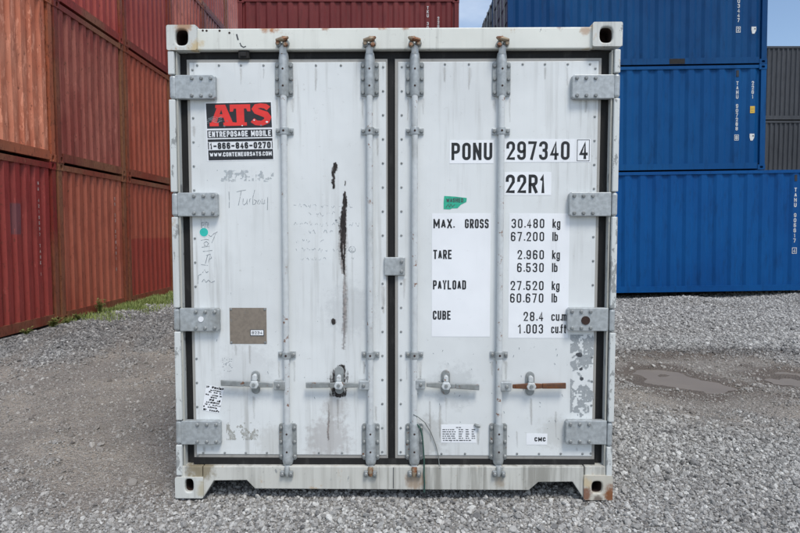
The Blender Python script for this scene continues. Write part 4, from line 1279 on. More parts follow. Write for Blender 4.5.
# lock rods with guides, cams and keepers
rods = [(284.2, 286.5), (369.6, 370.6), (415.4, 413.9), (502.7, 497.9)]
Y_ROD = 0.022
small_plate = None
for ri, (xt, xb) in enumerate(rods):
    rx = (F(xt, 96, Y_ROD)[0] + F(xb, 424, Y_ROD)[0]) / 2
    z_top, z_bot = F(xt, 44.0, Y_ROD)[1], F(xb, 468.5, Y_ROD)[1]
    rod = MB().tube([(rx, Y_ROD, z_bot), (rx, Y_ROD, z_top)], 0.0168, 20).build('lock_rod', M['rod'], wc, 40)
    # long guides top and bottom
    for (pa, pb_, ea, eb, m_) in ((61.6, 96.0, 49.6, 95.2, 'galv'), (424.0, 460.2, 425.0, 467.6, 'galv')):
        zc0, zc1 = F(xt, pb_, 0.03)[1], F(xt, pa, 0.03)[1]
        hz0, hz1 = F(xt, eb, 0.0)[1], F(xt, ea, 0.0)[1]
        gd = MB()
        w = 0.049
        gd.prism([(rx - w, zc0 + .008), (rx - w + .008, zc0), (rx + w - .008, zc0), (rx + w, zc0 + .008), (rx + w, zc1 - .008), (rx + w - .008, zc1), (rx - w + .008, zc1), (rx - w, zc1 - .008)], 0.038, Y_DOOR - 0.0004)
        gobj = gd.build('rod_guide', M['galv_b'], rod, bevel=0.002)
        n = 12
        cov = MB()
        rr_ = 0.0275
        top = pa < 200
        zs = [(hz0, 0.9), (hz0 + 0.010, 1.0), (hz1 - 0.035, 1.0), (hz1 - 0.010, 0.86), (hz1, 0.62)] if top else [(hz0, 0.55), (hz0 + 0.012, 0.98), (hz0 + 0.030, 1.12), (hz0 + 0.055, 1.0), (hz1 - 0.008, 1.0), (hz1, 0.92)]
        vs, fs = [], []
        for zz, k in zs:
            for i in range(n + 1):
                a_ = math.pi * i / n
                vs.append((rx - rr_ * k * math.cos(a_), 0.0378 - (rr_ * 1.28) * k * math.sin(a_), zz))
        m1 = n + 1
        for j in range(len(zs) - 1):
            fs += [(j * m1 + i, j * m1 + i + 1, (j + 1) * m1 + i + 1, (j + 1) * m1 + i) for i in range(n)]
        fs += [tuple(range(n, -1, -1)), tuple(range((len(zs) - 1) * m1, len(zs) * m1))]
        cov.add(vs, fs).build('guide_cover', M['galv'], rod, 50)
        for e in (0.1, 0.5, 0.88):
            for s in (-1, 1):
                zz = zc0 + (zc1 - zc0) * e
                link('bolt', bolt_me, rod, (rx + s * 0.038, 0.038, zz))
        for e in (0.27, 0.76):
            zz = zc0 + (zc1 - zc0) * e
            MB().tube([(rx, 0.004, zz), (rx, 0.0015, zz)], 0.0055, 10).build('guide_hole', M['hole_dark'], rod, 40)
    # saddles
    for py in (131.0, 355.2):
        zz = F(xt, py, Y_ROD)[1]
        sd = MB()
        sd.prism([(rx - .049, zz - .018), (rx + .049, zz - .018), (rx + .049, zz + .018), (rx - .049, zz + .018)], 0.038, Y_DOOR - 0.0004)
        arc_o = [(rx - 0.024 * math.cos(math.pi * i / 10), 0.038 - 0.036 * math.sin(math.pi * i / 10) ** 0.8) for i in range(11)]
        vs = [(x, y, z) for z in (zz - .020, zz + .020) for x, y in arc_o]
        sd.add(vs, [(i, i + 1, 12 + i, 11 + i) for i in range(10)] + [tuple(range(10, -1, -1)), tuple(range(11, 22))])
        sd.build('saddle', M['galv'], rod, bevel=0.003)
        for s in (-1, 1):
            link('bolt', bolt_me, rod, (rx + s * 0.037, 0.038, zz))
        MB().tube([(rx, 0.004, zz), (rx, 0.0005, zz)], 0.006, 10).build('guide_hole', M['hole_dark'], rod, 40)
    # cam and keeper at the top: collar, two lugs with rusty bolts standing off the header
    zz = F(xt, 44.6, 0.0)[1]
    sg = 1 if ri < 2 else -1
    MB().tube([(rx, Y_ROD, zz - 0.040), (rx, 0.012, zz - 0.014), (rx, 0.008, zz)], [0.020, 0.019, 0.014], 12).build('collar', M['rod'], rod, 50)
    kp = MB().tube([(rx - 0.020, Y_HEAD - 0.0004, zz + .004), (rx - 0.020, -0.012, zz + .004)], [0.017, 0.015], 10)
    kp.tube([(rx + 0.018, Y_HEAD - 0.0004, zz + .010), (rx + 0.018, -0.010, zz + .010)], [0.019, 0.016], 10)
    kp.build('cam_keeper', M['galv_b'], rod, 40)
    cm_ = MB().tube([(rx - 0.030 * sg, -0.016, zz + 0.018), (rx, -0.020, zz + 0.022), (rx + sg * 0.020, -0.016, zz + 0.026), (rx + sg * 0.034, -0.008, zz + 0.036)], [0.008, 0.013, 0.014, 0.006], 9)
    cm_.tube([(rx + sg * 0.020, -0.010, zz - 0.004), (rx + sg * 0.020, -0.022, zz - 0.002)], [0.015, 0.011], 6)
    cm_.tube([(rx - sg * 0.021, -0.010, zz + 0.004), (rx - sg * 0.021, -0.021, zz + 0.004)], [0.012, 0.010], 6)
    cm_.tube([(rx + sg * 0.006, -0.010, zz + 0.022), (rx + sg * 0.004, -0.006, zz + 0.042)], [0.010, 0.005], 7)
    cm_.build('locking_cam', M['rusty'], rod, 50)
    # cam and keeper at the bottom
    zz = F(xb, 473.5, 0.0)[1]
    MB().box(rx - 0.037, rx - 0.012, -0.010, 0.0096, zz - 0.020, zz + 0.018).box(rx + 0.012, rx + 0.036, -0.010, 0.0096, zz - 0.022, zz + 0.016).build('cam_keeper', M['galv_b'], rod, bevel=0.007)
    MB().tube([(rx, 0.012, zz + 0.03), (rx, -0.002, zz + 0.006), (rx + sg * 0.004, -0.006, zz - 0.014)], [0.016, 0.016, 0.010], 10).build('locking_cam', M['galv_b'] if ri in (0, 3) else M['rusty'], rod, 50)
    for s in (-1, 1):
        link('bolt', bolt_me, rod, (rx + s * 0.024, -0.010, zz))

# door handles: clamp on the rod, lever, retainer plate with catch
handles = [(0, 278.6, 385.4, 221.0, 382.8, 254.4, 371.2, 394.2, 'galv_b', None), (1, 363.7, 385.2, 306.0, 385.0, 338.8, 366.5, 394.4, 'galv_b', None),
           (2, 420.6, 384.4, 479.2, 387.2, 446.0, 370.4, 395.0, 'galv_b', None), (3, 506.6, 386.4, 565.8, 385.6, 531.0, 372.0, 396.0, 'handle_rust', 'rust brown door handle')]
for ri, hx, hy, ex, ey, qx, q0, q1, m_, lab in handles:
    yl = 0.012
    x0, z0 = F(hx, hy, yl); x1, z1 = F(ex, ey, yl); xq, _ = F(qx, hy, yl)
    sg = 1 if x1 > x0 else -1
    rtx = (F(rods[ri][0], 96, Y_ROD)[0] + F(rods[ri][1], 424, Y_ROD)[0]) / 2
    hub = MB().box(*sorted((rtx + sg * 0.005, x0 + sg * 0.026)), 0.004, 0.040, z0 - 0.026, z0 + 0.026)
    t_ = lambda k: z0 + (z1 - z0) * k
    hn = MB()
    for (ka, kb, ha, hb) in ((0.10, 0.40, 0.011, 0.017), (0.40, 0.60, 0.017, 0.013), (0.60, 1.0, 0.014, 0.016)):
        xa, xb_ = x0 + (x1 - x0) * ka, x0 + (x1 - x0) * kb
        za, zb_ = t_(ka), t_(kb)
        poly = [(xa, za - ha), (xb_, zb_ - hb), (xb_, zb_ + hb), (xa, za + ha)]
        hn.prism(poly, 0.006 if kb < 0.9 else 0.004, 0.016 if kb < 0.9 else 0.018)
    ho = hn.build('door_handle', M[m_], wc, bevel=0.003, label=lab)
    hub.build('handle_hub', M['galv'], ho, bevel=0.005)
    link('bolt', bolt_me, ho, (x0, 0.004, z0))
    za, zb_ = F(qx, q1, 0.03)[1], F(qx, q0, 0.03)[1]
    w = 0.024
    pl_ = [(xq + w * math.cos(a_), za + w + w * math.sin(a_)) for a_ in [math.pi + math.pi * k / 8 for k in range(9)]] + \
          [(xq + w * math.cos(a_), zb_ - w + w * math.sin(a_)) for a_ in [math.pi * k / 8 for k in range(9)]]
    rt_ = MB().prism(pl_, 0.036, Y_DOOR - 0.0004).build('handle_retainer', M['galv_b'], ho, bevel=0.003)
    zc = t_((xq - x0) / (x1 - x0))
    ct_ = MB().prism([(xq - .026, zc - .004), (xq - .016, zc - .020), (xq + .014, zc - .022), (xq + .027, zc - .002), (xq + .017, zc + .020), (xq - .015, zc + .021)], -0.006, 0.020)
    ct_.prism([(xq - .014, zc + .0215), (xq + .014, zc + .0205), (xq + .012, zc + .050), (xq, zc + .058), (xq - .012, zc + .050)], 0.006, 0.0355)
    ct_.build('catch', M['rod'], ho, bevel=0.005)
    MB().tube([(xq, -0.005, zc + 0.002), (xq, -0.012, zc + 0.002)], [0.010, 0.009], 8).build('catch_pin', M['galv_b'], ho, 50)

# hasp plate bridging the doors, black clip on the top gasket
x0, x1, z0, z1 = rect(384.2, 405.0, 257.2, 275.6, 0.030)
hs = MB().box(x0, x1, 0.030, Y_DOOR - 0.0006, z0, z1).build('door_hasp', M['galv'], wc, bevel=0.005)
for px, py in ((401.6, 261.5), (401.6, 271.5)):
    x, z = F(px, py, 0.030)
    link('bolt', bolt_me, hs, (x, 0.030, z))
x0, x1, z0, z1 = rect(238.4, 249.0, 50.6, 58.6, 0.035)
MB().box(x0, x1, 0.030, 0.062, z0, z1 - 0.001).box(x0 + .012, x1 - .012, 0.022, 0.0299, z0 + .008, z1 - .010).build('gasket_clip', M['dark'], wc, bevel=0.006)

# body behind the doors: sides, roof, floor, rear wall
for sx in (-1, 1):
    mb = MB()
    pr = corrugated(5.66, 0.45, 0.012, 0, 0, 0.5)
    n = len(pr)
    mb.add([(sx * (W2 - 0.020 - d), t_ + 3.03, z) for z in (0.14, H0 - 0.08) for t_, d in pr], [(i, i + 1, n + i + 1, n + i) for i in range(n - 1)])
    mb.build('side_wall', M['rail_white'], wc)
    MB().box(*sorted((sx * (W2 - 0.006), sx * (W2 - 0.06))), 0.179, 5.879, 0.03, 0.15).build('bottom_rail', M['sill_white'], wc)
    MB().box(*sorted((sx * (W2 - 0.006), sx * (W2 - 0.06))), 0.179, 5.879, H0 - 0.10, H0 - 0.02).build('top_rail', M['rail_white'], wc)
    MB().box(*sorted((sx * (W2 - 0.006), sx * (W2 - 0.15))), 5.90, 6.05, 0.119, H0 - 0.119).build('corner_post', M['post_white'], wc)
MB().box(-W2 + 0.06, W2 - 0.06, 0.151, 6.0, H0 - 0.05, H0 - 0.03).build('roof', M['rail_white'], wc)
MB().box(-W2 + 0.07, W2 - 0.07, 0.20, 5.95, 0.05, 0.14).build('floor', M['dark'], wc)
MB().box(-W2 + 0.16, W2 - 0.16, 5.98, 6.03, 0.10, H0 - 0.051).build('rear_wall', M['rail_white'], wc)
MB().box(dl0 - 0.04, dr1 + 0.04, 0.101, 0.13, gzb, gzt - 0.001).build('door_backing', M['rubber'], wc)

# ------------------------------------------------------------------ print and stickers on the doors
Y_V, Y_T = Y_DOOR - 0.0012, Y_DOOR - 0.0018
L_, R_ = doors


def panel(door, name, px0, px1, py0, py1, mat=None, label=None):
    x0, x1, z0, z1 = rect(px0, px1, py0, py1, Y_DOOR)
    return MB().box(x0, x1, Y_V, Y_DOOR - 0.0001, z0, z1).build(name, M[mat or 'vinyl'], door, label=label), (x0, x1, z0, z1)


def ptext(door, text, px0, px1, py_top, py_base, stroke_px, mat='ink', y=None, mono=False):
    x0, z0 = F(px0, py_base, Y_DOOR)
    x1, _ = F(px1, py_base, Y_DOOR)
    _, z1 = F(px0, py_top, Y_DOOR)
    return lettering(text, x0, x1, z0, z1 - z0, stroke_px / 184.0, y or Y_T, mono).build('lettering', M[mat], door)


def poly_px(door, name, pts, mat, y, closed=True):
    return MB().flat([F(a, b, Y_DOOR) for a, b in pts], y).build(name, M[mat], door)


panel(R_, 'number_panel', 449.6, 493.6, 140.2, 163.4)
panel(R_, 'number_panel', 504.4, 590.4, 139.2, 162.2)
panel(R_, 'number_panel', 504.4, 551.2, 172.2, 195.2)
ptext(R_, 'PONU', 451.4, 492.2, 142.8, 160.2, 2.9)
ptext(R_, '297340', 506.2, 569.4, 141.4, 160.0, 2.8)
ptext(R_, '4', 579.0, 587.6, 141.8, 159.2, 2.8)
x0, x1, z0, z1 = rect(577.2, 589.2, 139.9, 160.9, Y_DOOR)
MB().ribbon([(x0, z0), (x1, z0), (x1, z1), (x0, z1)], 0.0035, Y_T, True).build('check_digit_box', M['ink_soft'], R_)
ptext(R_, '22R1', 505.6, 545.4, 174.6, 193.2, 3.0)
panel(R_, 'weight_panel', 431.8, 490.2, 213.6, 336.6)
panel(R_, 'weight_panel', 508.8, 568.8, 213.6, 338.0)
ptext(R_, 'MAX.', 433.4, 453.8, 219.0, 228.3, 1.55)
ptext(R_, 'GROSS', 464.8, 488.6, 219.0, 228.3, 1.6)
ptext(R_, 'TARE', 433.2, 451.8, 249.8, 259.0, 1.55)
ptext(R_, 'PAYLOAD', 432.9, 466.0, 280.2, 289.4, 1.55)
ptext(R_, 'CUBE', 432.8, 450.8, 310.6, 319.6, 1.55)
for k, (num, un, xa) in enumerate((('30.480', 'kg', 511.4), ('67.200', 'lb', 510.8), ('2.960', 'kg', 517.4), ('6.530', 'lb', 517.0), ('27.520', 'kg', 510.4), ('60.670', 'lb', 510.0), ('28.4', 'cu.m', 523.4), ('1.003', 'cu.ft', 517.6))):
    yc = (223.5, 236.6, 254.7, 267.6, 285.6, 298.0, 316.4, 328.8)[k]
    xb_ = 544.2 - 0.18 * k
    ptext(R_, num, xa, xb_, yc - 4.7, yc + 4.6, 1.35, mono=True)
    xu = 552.4 - 0.2 * k
    ptext(R_, un, xu, xu + (7.8 if un == 'kg' else 5.6 if un == 'lb' else 15.2), yc - 4.6, yc + 4.4, 1.3)

# green torn sticker
poly_px(R_, 'green_sticker', [(444.2, 196.0), (455, 196.6), (466.8, 198.0), (466.4, 202), (461, 204.6), (457.6, 208.2), (452, 208.4), (450.2, 209.4), (443.6, 209.2), (443.6, 203)], 'green', Y_V)
ptext(R_, 'WASHED', 446.2, 463.2, 198.2, 202.4, 0.8, 'ink_soft')
MB().ribbon([F(a, b, Y_DOOR) for a, b in ((446, 207.5), (448, 204.5), (449.5, 207.2), (451, 204.2), (452.4, 207), (455, 204.4))], 0.0035, Y_T).build('handwriting', M['ink_soft'], R_)

# small maker's label, data sticker
panel(R_, 'maker_label', 526.4, 547.2, 433.6, 444.6)
ptext(R_, 'CMC', 534.4, 545.6, 437.0, 441.2, 1.15)
panel(R_, 'data_sticker', 441.0, 476.4, 424.6, 442.6)
for r_ in range(7):
    py = 427.4 + r_ * 2.15
    cells = ((456, 461),) if r_ == 0 else ((442.4, 455.6), (458.6, 463.0), (465.6, 469.2), (471.6, 475.2)) if r_ < 6 else ((443, 471),)
    for a, b in cells:
        seg = a
        while seg < b - 1:
            e = min(b, seg + random.uniform(1.2, 4.0))
            x0, x1, z0, z1 = rect(seg, e, py - 0.5, py + 0.4, Y_DOOR)
            MB().flat([(x0, z0), (x1, z0), (x1, z1), (x0, z1)], Y_T).build('print_line', M['ink_soft'], R_)
            seg = e + random.uniform(0.5, 1.0)
x, z = F(477.4, 426.2, 0.03)
MB().tube([(x - .012, Y_DOOR, z + .003), (x, 0.034, z), (x + .016, 0.030, z - .002)], [0.009, 0.010, 0.007], 10).build('drain_plug', M['galv_b'], R_, 50)

# peeling grey patch at the right edge of the right door, residue of an old label on the left door
def ragged(door, name, cells, mat, step, seed, thr, y):
    """Torn film: little cells kept or dropped by noise, joined into one mesh."""
    mb = MB()
    px0, px1, py0, py1 = cells
    nx, ny = int((px1 - px0) / step), int((py1 - py0) / step)
    for i in range(nx):
        for j in range(ny):
            a, b = px0 + (i + .5) * step, py0 + (j + .5) * step
            v = 0.65 * vnoise(a, b, 5.6, seed) + 0.35 * vnoise(a, b, 1.7, seed + 1)
            if v > thr(a, b):
                x0, x1, z0, z1 = rect(a - step * .5, a + step * .5, b - step * .5, b + step * .5, Y_DOOR)
                mb.flat([(x0, z0), (x1, z0), (x1, z1), (x0, z1)], y)
    return mb.build(name, M[mat], door)


def thr_r(a, b):
    t_ = 0.30 if b < 364 else (0.56 if b < 388 else 0.44)
    if a > 589:
        t_ += (a - 589) * 0.05
    if b > 412:
        t_ += (b - 412) * 0.03
    return t_


ragged(R_, 'peeled_film', (570.2, 594.4, 334.5, 419.5), 'residue', 0.5, 31, thr_r, Y_V)
for px, py, w_, h_ in ((579.6, 354.6, 3.6, 2.4), (581.0, 369.0, 2.0, 1.6), (581.8, 378.6, 2.2, 1.8)):
    poly_px(R_, 'scuff', [(px + w_ * math.cos(a_) * random.uniform(.7, 1.2), py + h_ * math.sin(a_) * random.uniform(.7, 1.2)) for a_ in [k * math.pi / 5 for k in range(10)]], 'ink_soft', Y_T)
ragged(L_, 'label_residue', (226.4, 258.6, 422.4, 440.2), 'residue_tan', 0.5, 77, lambda a, b: 0.50 + 0.012 * max(0, 434 - b) - 0.002 * abs(a - 242), Y_V)
ragged(L_, 'label_residue', (207.0, 274.0, 170.0, 182.5), 'residue_faint', 0.9, 19, lambda a, b: 0.60, Y_V)

# black and red sign
c0 = F(204.7, 102.6, Y_DOOR); c1 = F(271.9, 101.2, Y_DOOR); c2 = F(274.4, 160.0, Y_DOOR); c3 = F(207.6, 161.4, Y_DOOR)


def S(u, v):
    """u, v in 0..1 across and down the sign."""
    a = [c0[i] * (1 - u) + c1[i] * u for i in (0, 1)]
    b = [c3[i] * (1 - u) + c2[i] * u for i in (0, 1)]
    return (a[0] * (1 - v) + b[0] * v, a[1] * (1 - v) + b[1] * v)


def sq(u0, u1, v0, v1):
    return [S(u0, v0), S(u1, v0), S(u1, v1), S(u0, v1)]


sign = MB().prism(sq(0, 1, 0, 1), Y_V, Y_DOOR - 0.0001).build('company_sign', M['vinyl'], L_, label='black and white sign with big red letters ATS')
yb = Y_V - 0.0004
for u0, u1, v0, v1 in ((0.018, 0.985, 0.018, 0.445), (0.018, 0.985, 0.475, 0.606), (0.018, 0.985, 0.627, 0.655), (0.018, 0.985, 0.655, 0.672), (0.018, 0.034, 0.68, 0.80), (0.974, 0.985, 0.68, 0.80), (0.018, 0.985, 0.812, 0.985)):
    MB().flat(sq(u0, u1, v0, v1), yb - (0.0 if v0 != 0.655 else 0.0001)).build('sign_field', M['sign_black'], sign)


def stext(text, u0, u1, v0, v1, stroke, mat, y=None, name='lettering'):
    """Lettering mapped onto the (slightly skewed) sign."""
    w = 0.367
    h = 0.322
    g_ = lettering(text, u0 * w, u1 * w, -v1 * h, (v1 - v0) * h, stroke, 0)
    vs = []
    for x, yy, z in g_.v:
        a = S(x / w, -z / h)
        vs.append((a[0], (y or yb - 0.0006) + yy, a[1]))
    return MB().add(vs, g_.f).build(name, M[mat], sign)


stext('ENTREPOSAGE MOBILE', 0.035, 0.968, 0.492, 0.590, 0.0062, 'vinyl')
stext('1-866-846-0270', 0.05, 0.955, 0.686, 0.796, 0.0082, 'ink')
stext('WWW.CONTENEURSATS.COM', 0.04, 0.965, 0.852, 0.925, 0.0048, 'vinyl')
# A, T, S as heavy solid letters
ys_ = yb - 0.0006


def sflat(pts, k, mat='sign_red', name='big_letter'):
    return [MB().flat([S(u, v) for u, v in pts], ys_ - 0.0001 * k), mat]


def join(parts, name, mat):
    mb = MB()
    for p in parts:
        mb.add(p.v, p.f)
    return mb.build(name, M[mat], sign)


fl = lambda pts, k=0: MB().flat([S(u, v) for u, v in pts], ys_ - 0.00012 * k)
join([fl([(.06, .405), (.06, .345), (.085, .345), (.175, .10), (.155, .10), (.155, .045), (.305, .045), (.245, .12), (.165, .345), (.195, .345), (.195, .405)], 0),
      fl([(.225, .045), (.305, .045), (.405, .345), (.43, .345), (.43, .405), (.265, .405), (.265, .345), (.29, .345)], 1),
      fl([(.15, .262), (.17, .205), (.30, .205), (.32, .262)], 2)], 'big_letter', 'sign_red')
join([fl([(.37, .045), (.675, .045), (.675, .165), (.63, .165), (.615, .115), (.43, .115), (.415, .165), (.37, .165)], 0),
      fl([(.465, .1145), (.58, .1145), (.58, .35), (.615, .35), (.615, .405), (.43, .405), (.43, .35), (.465, .35)], 1)], 'big_letter', 'sign_red')
sp_pts = [(.945, .125), (.90, .085), (.83, .072), (.765, .085), (.742, .125), (.765, .165), (.83, .195), (.90, .225), (.932, .275), (.91, .335), (.835, .372), (.755, .362), (.70, .315)]
wds = [.085, .085, .075, .085, .10, .10, .10, .11, .11, .10, .085, .085, .085]
Lp, Rp = [], []
for i, (u, v) in enumerate(sp_pts):
    a, b = sp_pts[max(i - 1, 0)], sp_pts[min(i + 1, len(sp_pts) - 1)]
    dx, dy = b[0] - a[0], b[1] - a[1]
    ln = math.hypot(dx, dy)
    nx2, ny2 = -dy / ln, dx / ln
    Lp.append((u + nx2 * wds[i] / 2, v + ny2 * wds[i] / 2)); Rp.append((u - nx2 * wds[i] / 2, v - ny2 * wds[i] / 2))
mb = MB()
vs = [(S(u, v)[0], ys_, S(u, v)[1]) for u, v in Lp + Rp]
n = len(Lp)
mb.add(vs, [(i, i + 1, n + i + 1, n + i) for i in range(n - 1)])
mb.build('big_letter', M['sign_red'], sign)
for q in range(4):
    pts_ = [(.02 + .23 * k / 14, .262 + q * .026 + .012 * math.sin(k * .75 + q * .3) - 0.010 * (k / 14)) for k in range(15)]
    MB().ribbon([S(u, v) for u, v in pts_], 0.0034, ys_ - 0.0008).build('wave_line', M['pen'], sign)
for q in range(9):                                                  # scuffs in the print
    u, v, w_ = random.uniform(.08, .95), random.uniform(.28, .44), random.uniform(.008, .022)
    fl([(u - w_, v), (u, v - w_ * .8), (u + w_ * 1.2, v - w_ * .2), (u + w_ * .3, v + w_ * .9)], 9 + q % 3).build('scuff', M['pen_dark'] if q % 3 else M['vinyl'], sign)

# turquoise dot, taupe plate, shipping label
cxp, czp = F(204.0, 232.2, Y_DOOR)
MB().flat([(cxp + 0.0262 * math.cos(a_), czp + 0.0262 * math.sin(a_)) for a_ in [2 * math.pi * k / 24 for k in range(24)]], Y_V).build('sticker_border', M['vinyl'], L_)
MB().flat([(cxp + 0.0235 * math.cos(a_), czp + 0.0235 * math.sin(a_)) for a_ in [2 * math.pi * k / 24 for k in range(24)]], Y_T).build('round_sticker', M['teal'], L_)
pp, (x0, x1, z0, z1) = panel(L_, 'cover_plate', 229.8, 266.6, 307.8, 343.8, 'plate', 'taupe rectangular plate riveted to the left door')
for fx in (0.04, 0.96):
    for fz in (0.04, 0.96):
        link('rivet', rivet_me, pp, (x0 + (x1 - x0) * fx, Y_V, z0 + (z1 - z0) * fz))
x0, x1, z0, z1 = rect(250.2, 264.2, 329.4, 336.0, Y_DOOR)
MB().box(x0, x1, Y_V - .0012, Y_V - .0002, z0, z1).build('tag_frame', M['ink_soft'], pp)
MB().box(x0 + .004, x1 - .004, Y_V - .0018, Y_V - .0013, z0 + .005, z1 - .004).build('tag', M['vinyl'], pp)
lettering('8234', x0 + .010, x1 - .010, z0 + .011, .016, .0028, Y_V - .0024).build('lettering', M['ink_soft'], pp)

lab_c = [F(a, b, Y_DOOR) for a, b in ((206.4, 384.6), (224.2, 387.6), (219.6, 413.2), (202.2, 410.2))]
pl_ = MB().flat(lab_c, Y_V).build('paper_label', M['vinyl'], L_)


def Q(u, v):
    a = [lab_c[0][i] * (1 - u) + lab_c[1][i] * u for i in (0, 1)]
    b = [lab_c[3][i] * (1 - u) + lab_c[2][i] * u for i in (0, 1)]
    return (a[0] * (1 - v) + b[0] * v, a[1] * (1 - v) + b[1] * v)


for r_, (v0, hgt, dens_, u0_, u1_) in enumerate(((.02, .09, .85, .03, .98), (.15, .05, .5, .1, .9), (.23, .05, .6, .2, .95), (.33, .06, .6, .05, .95), (.42, .06, .7, .25, .8), (.52, .07, .8, .3, .85), (.62, .06, .6, .15, .9), (.71, .05, .5, .1, .95), (.80, .07, .8, .03, .75), (.91, .07, .75, .05, .97))):
    u = u0_
    while u < u1_:
        w_ = random.uniform(.03, .14)
        if random.random() < dens_:
            sk = random.uniform(-.03, .03)
            MB().flat([Q(u, v0), Q(min(u + w_, .99), v0 + sk), Q(min(u + w_, .99), v0 + hgt * random.uniform(.5, 1)), Q(u, v0 + hgt)], Y_T).build('print_line', M['ink'], pl_)
        u += w_ + .02

# ------------------------------------------------------------------ scrapes, stains and handwriting
def scrape(door, name, path, mat, y, jit=0.5, seed=1, step=1.0):
    """path: (px, py, width px) from top to bottom; a ragged strip along it."""
    r_ = random.Random(seed)
    Lp, Rp = [], []
    for (a, b, w0), (c, d, w1) in zip(path, path[1:]):
        n_ = max(1, int(abs(d - b) / step))
        for k in range(n_):
            t_ = k / n_
            px, py, w_ = a + (c - a) * t_, b + (d - b) * t_, (w0 + (w1 - w0) * t_) * 1.5 + 0.4
            Lp.append(F(px - w_ / 2 - r_.uniform(-.3, 1) * jit * min(1, w_), py, Y_DOOR))
            Rp.append(F(px + w_ / 2 + r_.uniform(-.3, 1) * jit * min(1, w_), py, Y_DOOR))
    n_ = len(Lp)
    Cp = [((p[0] + q[0]) / 2, (p[1] + q[1]) / 2) for p, q in zip(Lp, Rp)]
    vs = [(x, y, z) for x, z in Lp + Cp + Rp]
    o = MB().add(vs, [(i, n_ + i, n_ + i + 1, i + 1) for i in range(n_ - 1)] + [(n_ + i, 2 * n_ + i, 2 * n_ + i + 1, n_ + i + 1) for i in range(n_ - 1)]).build(name, M[mat], door)
    ed = o.data.attributes.new('edge', 'FLOAT', 'POINT')
    tap = [min(1.0, i / 2.0, (n_ - 1 - i) / 2.0) for i in range(n_)]
    ed.data.foreach_set('value', [0.0] * n_ + tap + [0.0] * n_)
    return o


scrape(L_, 'scrape', [(335.2, 161.5, .8), (335.6, 165, 3.6), (334.8, 169, 4.2), (333.4, 173, 3.4), (333.8, 178, 2.2), (333.4, 182, 2.6), (333.6, 186, 1.4), (333.8, 191, .8)], 'scrape', Y_T, .8, 3)
scrape(L_, 'scrape', [(345.4, 180, .5), (345.0, 188, .8)], 'scrape', Y_T, .5, 5)
scrape(L_, 'stain', [(344.8, 205, 3), (343.6, 230, 6.4), (342.8, 246, 7), (342.6, 262, 5.6), (343.6, 276, 2.5)], 'scrape_soft', Y_V, 1.2, 4)
scrape(L_, 'stain', [(344.6, 262, 3), (344.8, 290, 4), (344.2, 330, 4), (343.8, 352, 2)], 'scrape_soft', Y_V - .0001, 1.2, 44)
scrape(L_, 'scrape', [(345.4, 190.5, .9), (344.6, 196, 2.8), (344.6, 204, 4.0), (343.6, 214, 4.6), (342.8, 224, 6.4), (342.6, 234, 4.8), (342.4, 240, 3.6), (342.0, 248, 2.2), (342.4, 256, 1.8), (342.2, 262, 1.0)], 'scrape', Y_T, 1.0, 8)
scrape(L_, 'scrape', [(345.4, 226, 1.2), (344.8, 238, 2.0), (344.6, 250, 1.4), (343.8, 262, 1.2), (344.2, 276.5, .6)], 'scrape', Y_T - .0002, .9, 9)
scrape(L_, 'puncture', [(333.0, 317.4, 1.6), (333.4, 319.5, 4.2), (333.6, 323, 4.6), (333.2, 325.5, 3.0), (333.2, 327.4, 1.0)], 'scrape', Y_T, .3, 10)
for a, b, w_ in ((344.0, 313, 1.4), (343.4, 316, 1.0), (344.6, 318, 1.0), (336.2, 219.4, 1.0)):
    scrape(L_, 'scuff', [(a, b, w_), (a + .3, b + 3, w_ * .4)], 'pen_dark', Y_V, .5, int(a))
# dark grime round the second handle's retainer
scrape(L_, 'grime', [(338.4, 363.6, 2.0), (340.6, 366.5, 6.0), (339.0, 370, 12.0), (338.6, 376, 14.5), (338.6, 386, 13.4), (338.6, 394, 14), (338.6, 399, 10)], 'scrape', Y_V, 1.0, 12)
scrape(L_, 'grime', [(342.4, 363.6, 3.0), (342.6, 366, 3.8), (342.0, 369, 2.0)], 'scrape', Y_T, .9, 13)
scrape(L_, 'stain', [(328.6, 402, .6), (329.0, 415, 1.8), (328.2, 430, 1.2), (328.6, 442, .5)], 'scrape_soft', Y_V, .8, 15)

r_ = random.Random(3)
# dirty runs under fasteners, guides and saddles
runs = [(L_, 241.0, 67, 20), (L_, 316, 67, 26), (L_, 263.6, 67, 14), (L_, 276.6, 97, 30), (L_, 292.4, 97, 18), (L_, 362.4, 97, 24), (L_, 377.4, 136, 22), (L_, 278, 136, 16), (L_, 279, 360, 20), (L_, 294, 360, 24), (L_, 364, 360, 16),
        (L_, 204, 445, 9), (L_, 213, 445, 8), (L_, 201, 217, 12), (L_, 254, 395, 26), (L_, 250, 344, 22), (L_, 236, 344, 14), (L_, 383, 285, 30), (L_, 338, 398, 34), (L_, 193.6, 125, 14), (L_, 376, 405, 18),
        (R_, 445, 66, 18), (R_, 469, 66, 26), (R_, 545, 66, 16), (R_, 567, 66, 22), (R_, 408, 97, 26), (R_, 423, 97, 20), (R_, 495, 97, 18), (R_, 510, 97, 28), (R_, 407, 360, 22), (R_, 421, 360, 30), (R_, 492, 360, 18), (R_, 506, 360, 22),
        (R_, 446, 396, 28), (R_, 531, 397, 30), (R_, 478, 429, 18), (R_, 430, 400, 44), (R_, 440, 404, 36), (R_, 577, 446, 7), (R_, 586, 99, 16), (R_, 404, 277, 24), (R_, 517, 430, 20), (R_, 556, 410, 30)]
